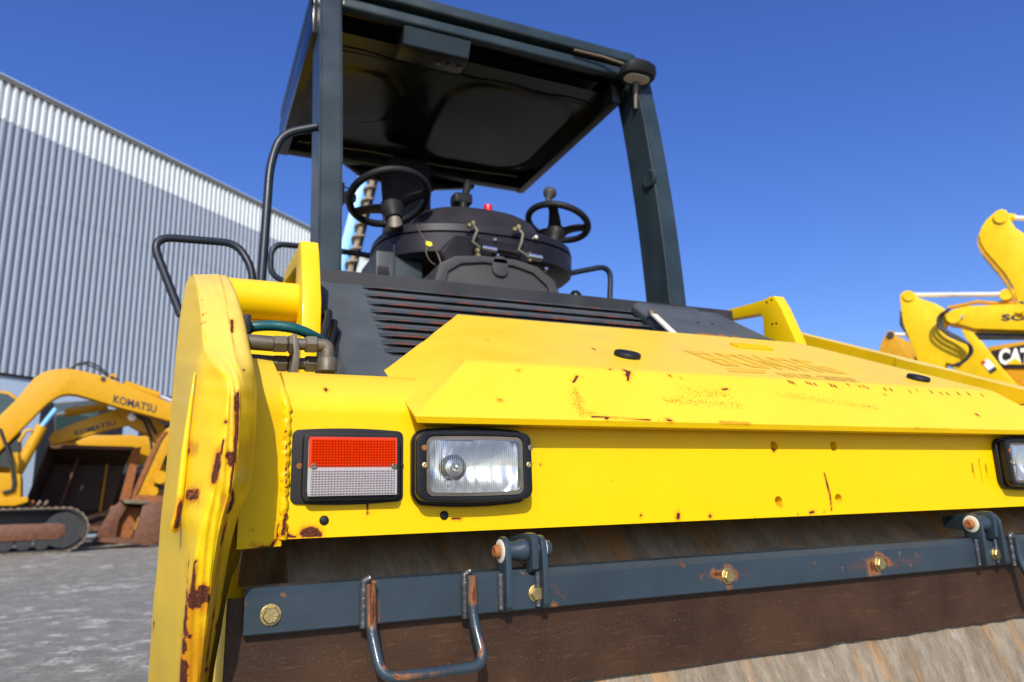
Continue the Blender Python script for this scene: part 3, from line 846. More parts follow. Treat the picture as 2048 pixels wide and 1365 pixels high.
slope = (C0 - B0); slope.x = 0; slope.normalize()
tn = V(1, 0, 0).cross(slope).normalized()
for px, py, r_ in ((1254, 712, .0265), (1836, 758, .0250)):
    c, nrm = on_hood(px, py + 2)
    bm = bmesh.new()
    lathe(bm, c + tn * 0.001, tn, [(r_, 0), (r_, 0.006), (r_ * .93, 0.0085), (r_ * .72, 0.0085), (r_ * .68, 0.0075), (0, 0.0075)], 32)
    new_obj("cover_cap", bm, M['rubber'], hood, ang=40)
# faded lettering on the cover
def hood_text(txt, bl, br, tl, stretch=1.0, bold=0.0):
    a = on_hood(*bl)[0]; b = on_hood(*br)[0]; c = on_hood(*tl)[0]
    h = (c - a).length
    o = words(txt, 1.0, (0, 0, 0), (1, 0, 0), (0, 1, 0), M['print'], hood, bold=bold)
    co = np.array([v.co + roller.location for v in o.data.vertices])
    lo = co.min(0); hi = co.max(0)
    X = (b - a); Yv = (c - a)
    Yv = Yv - V(Yv.x, 0, 0) * 1.0
    for v in o.data.vertices:
        p = v.co + roller.location
        q_ = a + X * ((p.x - lo[0]) / (hi[0] - lo[0])) + Yv * ((p.y - lo[1]) / (hi[1] - lo[1]))
        v.co = lay(q_) - roller.location
def lay(p, h=0.0009):
    q_ = hb.ray_cast(p + tn * .05, -tn)[0]
    return (q_ if q_ is not None else p) + tn * h
def stroke_text(letters, bl, br, tl):
    a = on_hood(*bl)[0]; b = on_hood(*br)[0]; c = on_hood(*tl)[0]
    X = b - a; Yv = c - a; Yv = Yv - V(Yv.x, 0, 0)
    n = len(letters); gap = .26; w_ = (1 - gap * (n - 1) / n) / n; tx, ty = .20, .22
    for i, L in enumerate(letters):
        o0 = i * (w_ + gap / n)
        bm = bmesh.new()
        for q_ in L:
            bm.faces.new([bm.verts.new(lay(a + X * (o0 + w_ * u) + Yv * v)) for u, v in q_])
        new_obj("lettering", bm, M['print'], hood, flat=True)
def R_(u0, v0, u1, v1): return ((u0, v0), (u1, v0), (u1, v1), (u0, v1))
T1, T2 = .25, .22
LB = [R_(0, 0, T1, 1), R_(T1, 0, .88, T2), R_(T1, .41, .88, .59), R_(T1, 1 - T2, .86, 1), R_(.75, .12, 1, .46), R_(.73, .54, .97, .90)]
LO = [R_(0, .08, T1, .92), R_(1 - T1, .08, 1, .92), R_(.06, 0, .94, T2), R_(.06, 1 - T2, .94, 1)]
LM = [R_(0, 0, T1, 1), R_(1 - T1, 0, 1, 1), ((T1, 1), (T1, .68), (.46, .15), (.54, .42)), ((1 - T1, 1), (.46, .42), (.54, .15), (1 - T1, .68))]
LA = [R_(0, 0, T1, .92), R_(1 - T1, 0, 1, .92), R_(.06, 1 - T2, .94, 1), R_(T1, .34, 1 - T1, .52)]
LG = [R_(0, .08, T1, .92), R_(.06, 0, .94, T2), R_(.06, 1 - T2, 1, 1), R_(1 - T1, .08, 1, .52), R_(.52, .36, 1 - T1, .52)]
stroke_text([LB, LO, LM, LA, LG], (1444, 731), (1700, 749), (1403, 704))
hood_text("FAYAT GROUP", (1577, 756), (1728, 766), (1568, 747), bold=0.01)
bm = bmesh.new()
pl = [on_hood(*p)[0] + tn * 0.0006 for p in ((1458, 744), (1530, 748), (1532, 742), (1480, 737), (1454, 737))]
bm.faces.new([bm.verts.new(p) for p in pl]); new_obj("printed_bar", bm, M['print'], hood)
# recessed latch pocket
a = on_hood(1462, 690)[0]; b = on_hood(1530, 696)[0]
bm = bmesh.new()
ctr = (a + b) / 2 + slope * (-0.012)
ux = V(1, 0, 0)
pl = [ctr + ux * x + slope * y + tn * 0.001 for x, y in rrect(0.055, 0.022, 0.008, 4)]
inner = [ctr + ux * x * .86 + slope * y * .72 + tn * 0.001 for x, y in rrect(0.055, 0.022, 0.008, 4)]
prism(bm, pl, tn * 0.005, 0, holes=[inner])
o = new_obj("latch_rim", bm, M['yellow'], hood); mark(o, rust=[(0.003, [(1482, 696), (1490, 698)]), (0.003, [(1526, 699)])])

# ---- lamps
def pl2(c, pts, y): return [V(c.x + x, y, c.z + z) for x, z in pts]
def screw(parent, x, y, z, r, mat, name="screw"):
    bm = bmesh.new()
    lathe(bm, (x, y, z), (0, -1, 0), [(r, -0.002), (r, r * .18), (r * .75, r * .32), (r * .25, r * .30), (0, r * .1)], 14)
    o = new_obj(name, bm, mat, parent, ang=50)
    return o
def waffle(bm, c, x0, x1, z0, z1, y, nxc, nzc, h, bulge=0.0):
    pts = []
    for j in range(nzc * 2 + 1):
        row = []
        for i in range(nxc * 2 + 1):
            u = i / (nxc * 2); v = j / (nzc * 2)
            b = bulge * (1 - (2 * u - 1) ** 2)
            row.append(V(c.x + x0 + (x1 - x0) * u, y - (h if (i % 2 and j % 2) else 0) - b, c.z + z0 + (z1 - z0) * v))
        pts.append(row)
    grid(bm, pts)

tl_ = P(584, 934, Y=BY); tr_ = P(810, 934, Y=BY)
tc = P(697, 933, Y=BY)
tw = (tr_.x - tl_.x) / 2 * 0.985
th = (P(697, 857, Y=BY).z - P(697, 1008, Y=BY).z) / 2
bm = bmesh.new()
prism(bm, pl2(tc, rrect(tw, th - 0.003, 0.008, 5, 0.0035), BY - 0.0035), (0, 0.0033, 0), 0.0012)
tail = new_obj("turn_lamp", bm, M['rubber'], roller)
lc = P(706, 933, Y=BY - 0.02); lw = (P(796, 930, Y=BY - .022).x - P(620, 930, Y=BY - .022).x) / 2; lh = (P(706, 875, Y=BY - .022).z - P(706, 991, Y=BY - .022).z) / 2
bm = bmesh.new()
prism(bm, pl2(lc, rrect(lw + .006, lh + .006, .009, 5), BY - 0.019), (0, 0.0152, 0), 0.0014, 2, holes=None)
new_obj("lamp_frame", bm, M['rubber'], tail)
bm = bmesh.new(); prism(bm, pl2(lc, rrect(lw, lh, .006, 4), BY - 0.0205), (0, 0.001, 0)); new_obj("lamp_reflector", bm, M['reflector'], tail)
zmid = P(706, 935, Y=BY - .026).z - lc.z
for nm, za, zb_, mt, nz in (("orange_lens", zmid, lh, M['amber'], 11), ("clear_lens", -lh, zmid, M['clear'], 11)):
    bm = bmesh.new()
    r_ = 0.006
    prism(bm, [V(lc.x + x, BY - 0.0258, lc.z + z) for x, z in ((-lw, za), (lw, za), (lw, zb_), (-lw, zb_))], (0, 0.0010, 0), 0.0, 2)
    waffle(bm, lc, -lw + .003, lw - .003, za + .0015, zb_ - .003, BY - 0.0263, 28, nz - 1, 0.0036)
    new_obj(nm, bm, mt, tail, ang=20)
bm = bmesh.new(); box(bm, (lc.x - .011, BY - .0225, lc.z - lh * .8), (lc.x + .011, BY - .0206, lc.z + lh * .8), .0008); new_obj("bulb_shade", bm, M['rust'], tail)
for sx in (-1, 1):
    bm = bmesh.new(); box(bm, (lc.x + sx * .038 - .017, BY - .0222, lc.z - lh * .75), (lc.x + sx * .038 + .017, BY - .0206, lc.z - .004), .001); new_obj("inner_reflector", bm, M['chrome'], tail)
for px in (628, 789):
    p = P(px, 933, Y=BY - .027); screw(tail, p.x, BY - .0265, p.z, .0042, M['fitting'])
p = P(598, 933, Y=BY); screw(tail, p.x, BY - .0035, p.z, .0040, M['rust'])
p = P(802, 931, Y=BY); screw(tail, p.x, BY - .0035, p.z, .0030, M['rubber'])

LD = 0.030
def headlamp(cx, full):
    """rectangular headlamp centred on cx"""
    yf = BY - LD
    c = P(953, 932, Y=yf); dz = (P(953, 866, Y=yf).z - P(953, 999, Y=yf).z) / 2
    wx = (P(1068, 930, Y=yf).x - P(838, 930, Y=yf).x) / 2
    c.x = cx
    bm = bmesh.new()
    lc = V(c.x, yf, c.z)
    gw = (P(1050, 930, Y=yf).x - P(859, 930, Y=yf).x) / 2; gh = (P(953, 875, Y=yf).z - P(953, 989, Y=yf).z) / 2
    hh = [(-gw, -gh), (gw, -gh), (gw, gh), (-gw, gh)]
    prism(bm, pl2(c, rrect(wx - .004, dz - .001, .020, 6, .005), yf + .0132), (0, LD - .0135, 0), 0.004, 3, holes=[pl2(lc, hh, yf + .0132)])
    lamp = new_obj("headlamp", bm, M['bezel'], roller)
    bm = bmesh.new()
    prism(bm, pl2(c, rrect(wx + .002, dz + .0045, .018, 6, .006), BY - .012), (0, 0.0118, 0), 0.004, 3, holes=[pl2(c, rrect(wx - .009, dz - .004, .016, 6, .003), BY - .012)])
    new_obj("lamp_gasket", bm, M['bezel'], lamp)
    bm = bmesh.new()
    prism(bm, pl2(c, rrect(wx, dz, .013, 6, .004), yf), (0, 0.013, 0), 0.0022, 2, holes=[pl2(lc, rrect(gw + .001, gh + .001, .010, 5, .0015), yf)])
    new_obj("bezel", bm, M['bezel'], lamp)
    bm = bmesh.new()   # pale seal round the glass
    prism(bm, pl2(lc, rrect(gw + .0005, gh + .0005, .010, 5, .0015), yf + .001), (0, 0.009, 0), 0, holes=[pl2(lc, rrect(gw - .0045, gh - .0045, .008, 5, .0015), yf + .001)])
    new_obj("lamp_seal", bm, M['fitting'], lamp)
    bm = bmesh.new()   # bowl
    n1, n2 = 40, 24
    pts = []
    for j in range(n2 + 1):
        row = []
        for i in range(n1 + 1):
            x = (2 * i / n1 - 1) * gw; z = (2 * j / n2 - 1) * gh
            xb, zb_ = x + .018, z
            y = yf + 0.012 + 0.042 * max(0.0, 1 - (xb / (gw * 1.22)) ** 2 - 0.55 * (zb_ / gh) ** 2) 
            y += 0.0009 * math.sin(i * 1.55) * (1 if x > 0 else 0.4)
            row.append(V(lc.x + x, y, lc.z + z))
        pts.append(row)
    grid(bm, pts); new_obj("reflector", bm, M['reflector'], lamp, ang=60)
    bm = bmesh.new()
    lathe(bm, (lc.x - .018, yf + .050, lc.z), (0, -1, 0), [(.014, 0), (.014, .004), (.007, .006), (.0065, .016), (.004, .020), (0, .021)], 18)
    new_obj("bulb", bm, M['steel'], lamp, ang=50)
    bm = bmesh.new()
    lathe(bm, (lc.x - .018, yf + .050, lc.z), (0, -1, 0), [(.020, 0), (.020, .0012), (.015, .0016), (.015, 0)], 24)
    new_obj("bulb_ring", bm, M['dark'], lamp, ang=50)
    bm = bmesh.new()   # fluted glass
    n1, n2 = 176, 8
    pts = []
    for j in range(n2 + 1):
        row = []
        for i in range(n1 + 1):
            u = 2 * i / n1 - 1; v = 2 * j / n2 - 1
            x = u * (gw - .004); z = v * (gh - .004)
            fl = 0.0007 * (1 if i % 4 in (1, 2) else 0) * (1 if abs(u) < .93 else 0)
            if u > 0.30 and v < 0.1: fl *= 0.25
            row.append(V(lc.x + x, yf + .001 - 0.0035 * (1 - u * u) - 0.002 * (1 - v * v) - fl, lc.z + z * (1 + .03 * (1 - u * u))))
        pts.append(row)
    grid(bm, pts); gl = new_obj("lamp_glass", bm, M['glass'], lamp, ang=12)
    if full:
        words("HC/R", .0075, (lc.x + .004, yf - .006, lc.z - gh * .48), (1, 0, 0), (0, 0, 1), M['moulded'], lamp, name="moulded_lettering")
        words("07", .0055, (lc.x + .008, yf - .006, lc.z - gh * .66), (1, 0, 0), (0, 0, 1), M['moulded'], lamp, name="moulded_lettering")
        bm = bmesh.new()
        e = V(lc.x - gw * .60, yf - .0055, lc.z - gh * .58)
        prism(bm, [e + V(.0085 * math.cos(a), 0, .0085 * math.sin(a)) for a in np.linspace(0, 2 * math.pi, 20, endpoint=False)], (0, .0004, 0), 0,
              holes=[[e + V(.0081 * math.cos(a), 0, .0081 * math.sin(a)) for a in np.linspace(0, 2 * math.pi, 20, endpoint=False)]])
        new_obj("approval_ring", bm, M['moulded'], lamp)
        words("E4", .007, (e.x - .0045, e.y, e.z - .0025), (1, 0, 0), (0, 0, 1), M['moulded'], lamp, name="moulded_lettering")
    zz = [(P(849, 896, Y=yf), 'rust'), (P(850, 931, Y=yf), 'zinc'), (P(1061, 896, Y=yf), 'fitting'), (P(1058, 930, Y=yf), 'zinc')]
    for p, m_ in zz:
        screw(lamp, p.x + (cx - c0x), yf, p.z, .0042, M[m_])
    return lamp
c0x = P(953, 932, Y=BY - LD).x
headlamp(c0x, True)
headlamp(mx(c0x), False)
# the mirrored turn lamp at the hidden end of the beam
bm = bmesh.new()
prism(bm, pl2(mirror(tc), rrect(tw, th - 0.003, 0.008, 5, 0.0035), BY - 0.0035), (0, 0.0033, 0), 0.0012)
tail2 = new_obj("turn_lamp", bm, M['rubber'], roller)
mlc = mirror(lc)
for nm, za, zb_, mt in (("orange_lens", zmid, lh, M['amber']), ("clear_lens", -lh, zmid, M['clear'])):
    bm = bmesh.new(); prism(bm, [V(mlc.x + x, BY - 0.026, mlc.z + z) for x, z in ((-lw, za), (lw, za), (lw, zb_), (-lw, zb_))], (0, 0.0222, 0), 0.0015, 2)
    new_obj(nm, bm, mt, tail2)

# ---- drum
DR = 0.62
zf = P(1350, 1337, Y=1.0).z
YC = 1.015 + math.sqrt(DR ** 2 - (DR - zf) ** 2)
bm = bmesh.new()
NN = 160
xs = np.linspace(0.15, mx(0.15), 5)
rings = [[bm.verts.new((x, YC + DR * math.cos(2 * math.pi * k / NN), DR + DR * math.sin(2 * math.pi * k / NN))) for k in range(NN)] for x in xs]
for a, b in zip(rings, rings[1:]):
    for k in range(NN): bm.faces.new((a[k], a[(k + 1) % NN], b[(k + 1) % NN], b[k]))
for ring_, s_ in ((rings[0], 1), (rings[-1], -1)):
    i1 = [bm.verts.new((v.co.x, YC + (v.co.y - YC) * .94, DR + (v.co.z - DR) * .94)) for v in ring_]
    i2 = [bm.verts.new((v.co.x + s_ * .12, v.co.y, v.co.z)) for v in i1]
    for k in range(NN):
        bm.faces.new((ring_[k], ring_[(k + 1) % NN], i1[(k + 1) % NN], i1[k])); bm.faces.new((i1[k], i1[(k + 1) % NN], i2[(k + 1) % NN], i2[k]))
    bm.faces.new(i2)
drum = new_obj("drum", bm, M['drum'], roller, ang=40)
for s_ in (0, 1):
    bm = bmesh.new(); x0, x1 = (0.06, 0.30) if s_ == 0 else (mx(0.30), mx(0.06))
    lathe(bm, (x0, YC, DR), (1, 0, 0), [(0.2, 0), (0.2, x1 - x0)], 32); new_obj("drum_hub", bm, M['dark'], drum)

# ---- scraper
SY = 0.985
bt = P(490, 1180, Y=SY).z; bb = P(485, 1275, Y=SY).z
bx0 = P(488, 1230, Y=SY).x; bx1 = mx(bx0)
bm = bmesh.new()
pf = [(SY + .010, bt), (SY, bt - .009), (SY, bb + .002), (SY + .002, bb), (SY + .010, bb), (SY + .010, bt - .012), (SY + .05, bt - .010), (SY + .05, bt)]
# angle section, dense along its length for the rust stains
dense = []
for (y0, z0), (y1, z1_) in zip(pf, pf[1:] + pf[:1]):
    k = max(1, int(math.hypot(y1 - y0, z1_ - z0) / .006))
    for i in range(k): dense.append((y0 + (y1 - y0) * i / k, z0 + (z1_ - z0) * i / k))
rings = [[bm.verts.new((x, y, z)) for y, z in dense] for x in np.linspace(bx0, bx1, 300)]
for a, b in zip(rings, rings[1:]):
    for k in range(len(dense)): bm.faces.new((a[k], a[(k + 1) % len(dense)], b[(k + 1) % len(dense)], b[k]))
bm.faces.new(rings[0]); bm.faces.new(list(reversed(rings[-1])))
sbar = new_obj("scraper_bar", bm, M['grey_paint'], roller, ang=30)
mark(sbar, rust=[(0.0035, [(1443, 1150), (1470, 1150)]), (0.003, [(1428, 1148), (1450, 1152)]), (0.003, [(1455, 1138), (1458, 1172)]), (0.0045, [(1742, 1128), (1752, 1140)]), (0.003, [(1755, 1112), (1762, 1115)]), (0.0022, [(1770, 1120), (1780, 1128)]), (0.0025, [(1742, 1140), (1741, 1148)]),
                 (0.0014, [(1365, 1130)]), (0.0016, [(1405, 1156)]), (0.0016, [(1727, 1120)]), (0.0014, [(1820, 1130)]), (0.0014, [(1800, 1108)]), (0.0016, [(1045, 1145)]), (0.0014, [(1126, 1178)]), (0.0012, [(1833, 1110)]), (0.0012, [(1684, 1138)]), (0.0012, [(1628, 1128)]),
                 (0.0016, [(560, 1172), (580, 1170)]), (0.0012, [(620, 1166), (640, 1165)]), (0.0012, [(490, 1210)]), (0.0012, [(565, 1190)]),
                 (0.003, [(742, 1165), (745, 1240)]), (0.0028, [(935, 1170), (940, 1215)]), (0.003, [(1005, 1205), (1012, 1222)]), (0.0026, [(1108, 1215), (1098, 1222)])],
     freckle=[(0.012, [(1400, 1150), (1500, 1150)]), (0.016, [(1700, 1135), (1840, 1120)]), (0.01, [(735, 1200), (760, 1240)]), (0.008, [(1105, 1170), (1130, 1200)]), (0.006, [(1350, 1128), (1370, 1126)])])
# board
bm = bmesh.new()
fx0 = P(455, 1200, Y=SY + .02).x; fx1 = mx(fx0)
zt = P(456, 1199, Y=SY + .018).z
N_ = 240
rows = []
for i in range(N_ + 1):
    x = fx0 + (fx1 - fx0) * i / N_
    zbot = zf + 0.0008 * math.sin(i * .21)
    if x > 1.05: zbot += 0.0035 * abs(math.sin(i * .37)) * (0.4 + 0.6 * random.random())
    rows.append((x, zbot))
yt, yb2 = SY + .0125, 1.004
fr = [[V(x, yt + (yb2 - yt) * t, zt + (zb_ - zt) * t) for x, zb_ in rows] for t in (0, .5, 1)]
bk = [[v + V(0, .011, 0.0) for v in r_] for r_ in fr]
a = grid(bm, fr); b = grid(bm, bk)
for j in range(N_):
    bm.faces.new((a[0][j], a[0][j + 1], b[0][j + 1], b[0][j])); bm.faces.new((a[2][j], a[2][j + 1], b[2][j + 1], b[2][j]))
for j in (0, N_):
    for i in range(2): bm.faces.new((a[i][j], a[i + 1][j], b[i + 1][j], b[i][j]))
new_obj("scraper_board", bm, M['flap'], roller)
# hexagon bolts with washers
def bolt(c, r_, parent, ax=(0, -1, 0), mat='zinc', name="bolt"):
    bm = bmesh.new()
    lathe(bm, c, ax, [(r_ * 1.22, -.001), (r_ * 1.22, .0018), (r_ * 1.16, .0022), (r_ * .9, .0022)], 24)
    lathe(bm, c, ax, [(r_, .002), (r_, .0065), (r_ * .88, .0078), (r_ * .5, .0078), (0, .0074)], 6, 0.35 + r_ * 200)
    return new_obj(name, bm, M[mat], parent, ang=30)
for px, py in ((541, 1230), (1455, 1153), (1758, 1128)):
    bolt(P(px, py, Y=SY), .0105, sbar)
# hinges
def hinge(dx, parent):
    T = V(dx, 0, 0)
    for xa, xb in ((1014, 1028), (1088, 1102)):
        pa = P((xa + xb) / 2, 1150, Y=SY - .02)
        x = pa.x
        bm = bmesh.new()
        ztop = P(1020, 1074, Y=SY - .01).z; zl_ = P(1020, 1223, Y=SY - .01).z
        out = []
        cy, cz, rr_ = SY + .004, ztop - .018, .018
        out += [(SY - .016, zl_ + .006), (SY - .012, zl_), (SY, zl_), (SY, bt - .02), (SY + .022, bt), (SY + .022, cz)]
        for a_ in np.linspace(0, math.pi, 9): out.append((cy + rr_ * math.cos(a_), cz + rr_ * math.sin(a_)))
        out += [(SY - .016, cz - .02)]
        prism(bm, [T + V(x - .0042, y, z) for y, z in out], (.0084, 0, 0), .001)
        o = new_obj("hinge_plate", bm, M['grey_paint'], parent)
        mark(o, rust=[(0.0016, [(1032, 1165), (1031, 1175)]), (0.0012, [(1022, 1085), (1030, 1110)]), (0.0016, [(1098, 1215), (1100, 1222)]), (0.0010, [(1024, 1110), (1026, 1220)])] if dx == 0 else [])
        # weld fillet on the outside of the foot
        bm = bmesh.new()
        pts = []; rd = []
        for i in range(16):
            t = i / 15
            pts.append(T + V(x - .0075 if xa < 1050 or dx else x - .007, SY - .002, zl_ + .002 + (bt - .004 - zl_) * t)); rd.append(.0048 * (0.9 + .22 * random.random()))
        tube(bm, pts, rd, 8); new_obj("weld_bead", bm, M['weld'], parent, ang=80)
    xl = P(1014, 1103, Y=SY).x - .004; xr = P(1100, 1103, Y=SY).x
    cy, cz = SY + .004, P(1020, 1074, Y=SY - .01).z - .018
    cz = P(1002, 1103, Y=SY + .004).z
    bm = bmesh.new(); lathe(bm, T + V(xl - .0005, cy, cz), (-1, 0, 0), [(.0165, 0), (.0165, .005), (.0145, .006), (.010, .006)], 24); new_obj("hinge_washer", bm, M['nylon'], parent, ang=40)
    bm = bmesh.new(); lathe(bm, T + V(xl - .006, cy, cz), (-1, 0, 0), [(.0095, 0), (.0095, .006), (.007, .009), (.003, .009), (0, .007)], 12); new_obj("hinge_pin", bm, M['rust'], parent, ang=40)
    bm = bmesh.new(); lathe(bm, T + V(xl, cy, cz), (1, 0, 0), [(.0125, 0), (.0125, .020), (.0155, .026), (.0155, .034), (.012, .038), (.012, xr - xl)], 20)
    new_obj("hinge_bush", bm, M['grey_paint'], parent, ang=40)
    bm = bmesh.new(); lathe(bm, T + V(xr - .014, cy, cz), (1, 0, 0), [(.017, 0), (.017, .004)], 24); new_obj("hinge_washer", bm, M['nylon'], parent, ang=40)
    # link plate that runs back under the beam
    xk = P(1062, 1100, Y=SY).x
    bm = bmesh.new()
    out = [(cy - .020, cz + .014), (cy - .012, cz + .023), (cy + .004, cz + .024), (cy + .09, cz + .012), (cy + .09, cz - .010), (cy + .02, cz - .022), (cy - .006, cz - .032), (cy - .018, cz - .026)]
    prism(bm, [T + V(xk - .005, y, z) for y, z in out], (.0105, 0, 0), .0015); new_obj("hinge_link", bm, M['grey_paint'], parent)
hinge(0.0, sbar)
hx = P(1942, 1050, Y=SY + .004).x - P(1000, 1103, Y=SY + .004).x
hinge(hx, sbar)
p = P(1072, 1187, Y=SY); bolt(p, .0100, sbar)
bolt(p + V(hx, 0, 0), .0100, sbar)
# grab handles
def handle(px_l, px_r, parent, dx=0.0):
    bm = bmesh.new(); Y0 = SY - .010
    xl = P(742, 1165, Y=Y0).x + dx; xr = P(943, 1150, Y=Y0).x + dx
    z0 = P(742, 1168, Y=Y0).z; zl_ = P(742, 1255, Y=Y0).z; zlow = P(830, 1352, Y=Y0 - .035).z
    pts = [V(xl, Y0, z0), V(xl, Y0 - .001, zl_), V(xl + .008, Y0 - .030, zlow), V(xr + .006, Y0 - .030, zlow), V(xr, Y0 - .001, zl_ + .004), V(xr, Y0, z0 + .002)]
    tube(bm, pts, .0072, 12, .022, 7)
    o = new_obj("grab_handle", bm, M['grey_paint'], parent, ang=60)
    if dx == 0: mark(o, rust=[(0.0034, [(745, 1180), (746, 1235)]), (0.0022, [(742, 1170), (744, 1250)]), (0.0032, [(948, 1160), (948, 1200)]), (0.0014, [(770, 1335)]), (0.0014, [(790, 1352), (800, 1356)]), (0.0014, [(965, 1290), (960, 1310)])],
                     freckle=[(0.006, [(765, 1330), (830, 1356)]), (0.006, [(745, 1170), (748, 1250)]), (0.005, [(948, 1160), (948, 1210)])])
    for x, s_ in ((xl, -1), (xr, -1)):
        bm = bmesh.new(); pts = []; rd = []
        for i in range(18):
            t = i / 17; pts.append(V(x - .0075, SY - .003, zl_ - .001 + (z0 - zl_ + .004) * t)); rd.append(.0054 * (.9 + .22 * random.random()))
        pts.append(V(x + .001, SY - .004, z0 + .007)); rd.append(.005)
        tube(bm, pts, rd, 8); new_obj("weld_bead", bm, M['weld'], parent, ang=80)
handle(742, 943, sbar)
handle(0, 0, sbar, P(2024, 1085, Y=SY).x - P(742, 1165, Y=SY).x)
# ---- lifting eyes on both sides of the front frame
def lug(f):
    # outline in the Y-Z plane, window cut out, plate 4 cm thick
    y0 = 1.80
    x0, x1 = 1.815, 1.86
    zt = P(1548, 590, X=x0).z
    zb_ = 1.40
    yt = P(1425, 635, X=x0).y; ztip = P(1425, 635, X=x0).z
    out = [(y0 - .075, zb_), (y0 - .066, zt - .18), (y0 - .016, zt - .05), (y0 + .008, zt - .004), (y0 + .03, zt), (y0 + .06, zt - .004), (yt - .02, ztip + .012), (yt + .03, ztip - .018), (yt + .05, ztip - .06), (yt + .06, zb_)]
    zh = zt - .150 if f(V(0, 0, 0)).x > 1 else zt - .30
    hole = [(y0 + .078, zh), (y0 + .072, zt - .065), (y0 + .084, zt - .050), (yt - .015, ztip - .022), (yt - .005, ztip - .05), (yt - .03, zh - .025), (y0 + .095, zh - .025)]
    bm = bmesh.new()
    prism(bm, [f(V(x0, y, z)) for y, z in out], f(V(x1, 0, 0)) - f(V(x0, 0, 0)), .004, 2, holes=None if False else [[f(V(x0, y, z)) for y, z in hole]])
    o = new_obj("lifting_eye", bm, M['yellow'], roller, ang=30)
    for y, z in ((y0 + .022, zt - .015), (y0 + .045, zt - .017), (y0 + .012, zt - .10), (y0 + .030, zt - .098)):
        bm = bmesh.new(); lathe(bm, f(V(x0 + .0006, y, z)), f(V(-1, 0, 0)) - f(V(0, 0, 0)), [(.0045, -.002), (.0045, .0006), (0, .0006)], 12)  # dark disc painting the shade inside a drilled hole, plate not pierced
        new_obj("hole_shade_disc", bm, M['dark'], o)
    # cross tube and its web to the arm
    bm = bmesh.new()
    zc_ = P(540, 602, Y=1.84).z
    lathe(bm, f(V(1.835, y0 + .04, zc_ - (.14 if f(V(0, 0, 0)).x < 1 else 0))), f(V(1, 0, 0)) - f(V(0, 0, 0)), [(.049, 0), (.049, .19)], 32)
    t = new_obj("cross_tube", bm, M['yellow'], roller, ang=40)
    bm = bmesh.new()
    a = V(1.84, y0 + .03, 1.50); prism(bm, [f(V(1.85, y0 + .05, 1.46)), f(V(2.02, y0 + .05, 1.46)), f(V(2.02, y0 + .05, zc_ - (.25 if f(V(0, 0, 0)).x < 1 else .02))), f(V(1.85, y0 + .05, zc_ - (.25 if f(V(0, 0, 0)).x < 1 else .02)))], (0, .03, 0))
    new_obj("tube_web", bm, M['yellow'], roller, ang=40)
    bm = bmesh.new(); pts = [f(V(1.853 + .0, y0 + .04 + .05 * math.cos(a_), zc_ - (.14 if f(V(0, 0, 0)).x < 1 else 0) + .05 * math.sin(a_))) for a_ in np.linspace(0, 2 * math.pi, 30)]
    tube(bm, pts, [.005 + .0012 * math.sin(i * 2.1) for i in range(30)], 8); new_obj("weld_bead", bm, M['yellow'], t, ang=80)
lug(lambda v: Vector(v)); lug(mirror)

# ---- hydraulic fittings between the arm and the black hood
HY = 1.33
def hexnut(a, b, r_, parent, mat='fitting'):
    bm = bmesh.new(); a = Vector(a); b = Vector(b); L = (b - a).length
    lathe(bm, a, b - a, [(r_ * .86, 0), (r_, L * .10), (r_, L * .9), (r_ * .86, L)], 6, .4)
    return new_obj("hex_nut", bm, M[mat], parent, ang=25)
bm = bmesh.new()
a = P(500, 685, Y=HY); b = P(660, 700, Y=HY); xm = P(588, 690, Y=HY)
prism(bm, [P(584, 668, Y=HY - .02), P(594, 668, Y=HY - .02), P(600, 705, Y=HY - .02), P(596, 748, Y=HY - .02), P(580, 748, Y=HY - .02), P(588, 705, Y=HY - .02)], (0, .06, 0), .001)
man = new_obj("valve_bracket", bm, M['fitting'], roller)
for yy, z_, in ((688, 0), (727, 1)):
    A_ = lambda px, dy=0: P(px, yy + dy, Y=HY + .03 * z_)
    bm = bmesh.new(); tube(bm, [A_(470, -6), A_(545, 0)], .014, 14); new_obj("hydraulic_pipe", bm, M['fitting'], man, ang=50)
    hexnut(A_(545, 0), A_(575, 1), .0165, man); hexnut(A_(576, 1), A_(592, 1), .0175, man)
    bm = bmesh.new(); tube(bm, [A_(592, 1), A_(612, 1)], .011, 12); new_obj("hydraulic_pipe", bm, M['fitting'], man, ang=50)
    hexnut(A_(610, 1), A_(634, 2), .0165, man)
    bm = bmesh.new(); e = A_(655, 4)
    tube(bm, [A_(634, 2), e, e + V(0, .0, -.045)], .0125, 14, .02, 6); new_obj("pipe_elbow", bm, M['fitting'], man, ang=50)
    bm = bmesh.new(); lathe(bm, e + V(0, 0, -.022), (0, 0, -1), [(.015, 0), (.018, .004), (.018, .026)], 18); new_obj("pipe_collar", bm, M['fitting'], man, ang=40)
bm = bmesh.new()
pts = [P(488, 668, Y=HY + .10), P(503, 655, Y=HY + .08), P(545, 652, Y=HY + .08), P(590, 658, Y=HY + .08), P(625, 672, Y=HY + .10), P(650, 690, Y=HY + .16), P(665, 720, Y=HY + .2)]
pts = [Vector(p) for p in catmull([tuple(p) for p in pts], 14)]
tube(bm, pts, [.0098 + .0008 * (i % 2) for i in range(len(pts))], 12); new_obj("teal_hose", bm, M['teal'], man, ang=70)
bm = bmesh.new(); box(bm, P(486, 665, Y=HY + .04), P(500, 636, Y=HY + .07), .003); new_obj("hose_clamp", bm, M['rubber'], man)
for k in range(3):
    bm = bmesh.new()
    p0 = P(640 + 14 * k, 700 + 8 * k, Y=1.60 + .03 * k); p1 = P(662 + 10 * k, 615 + 20 * k, Y=1.72 + .03 * k)
    tube(bm, [p0 + V(0, 0, -.12), p0, p1, p1 + V(-.05, .2, -.06)], .009, 10, .05); new_obj("black_hose", bm, M['rubber'], man, ang=60)
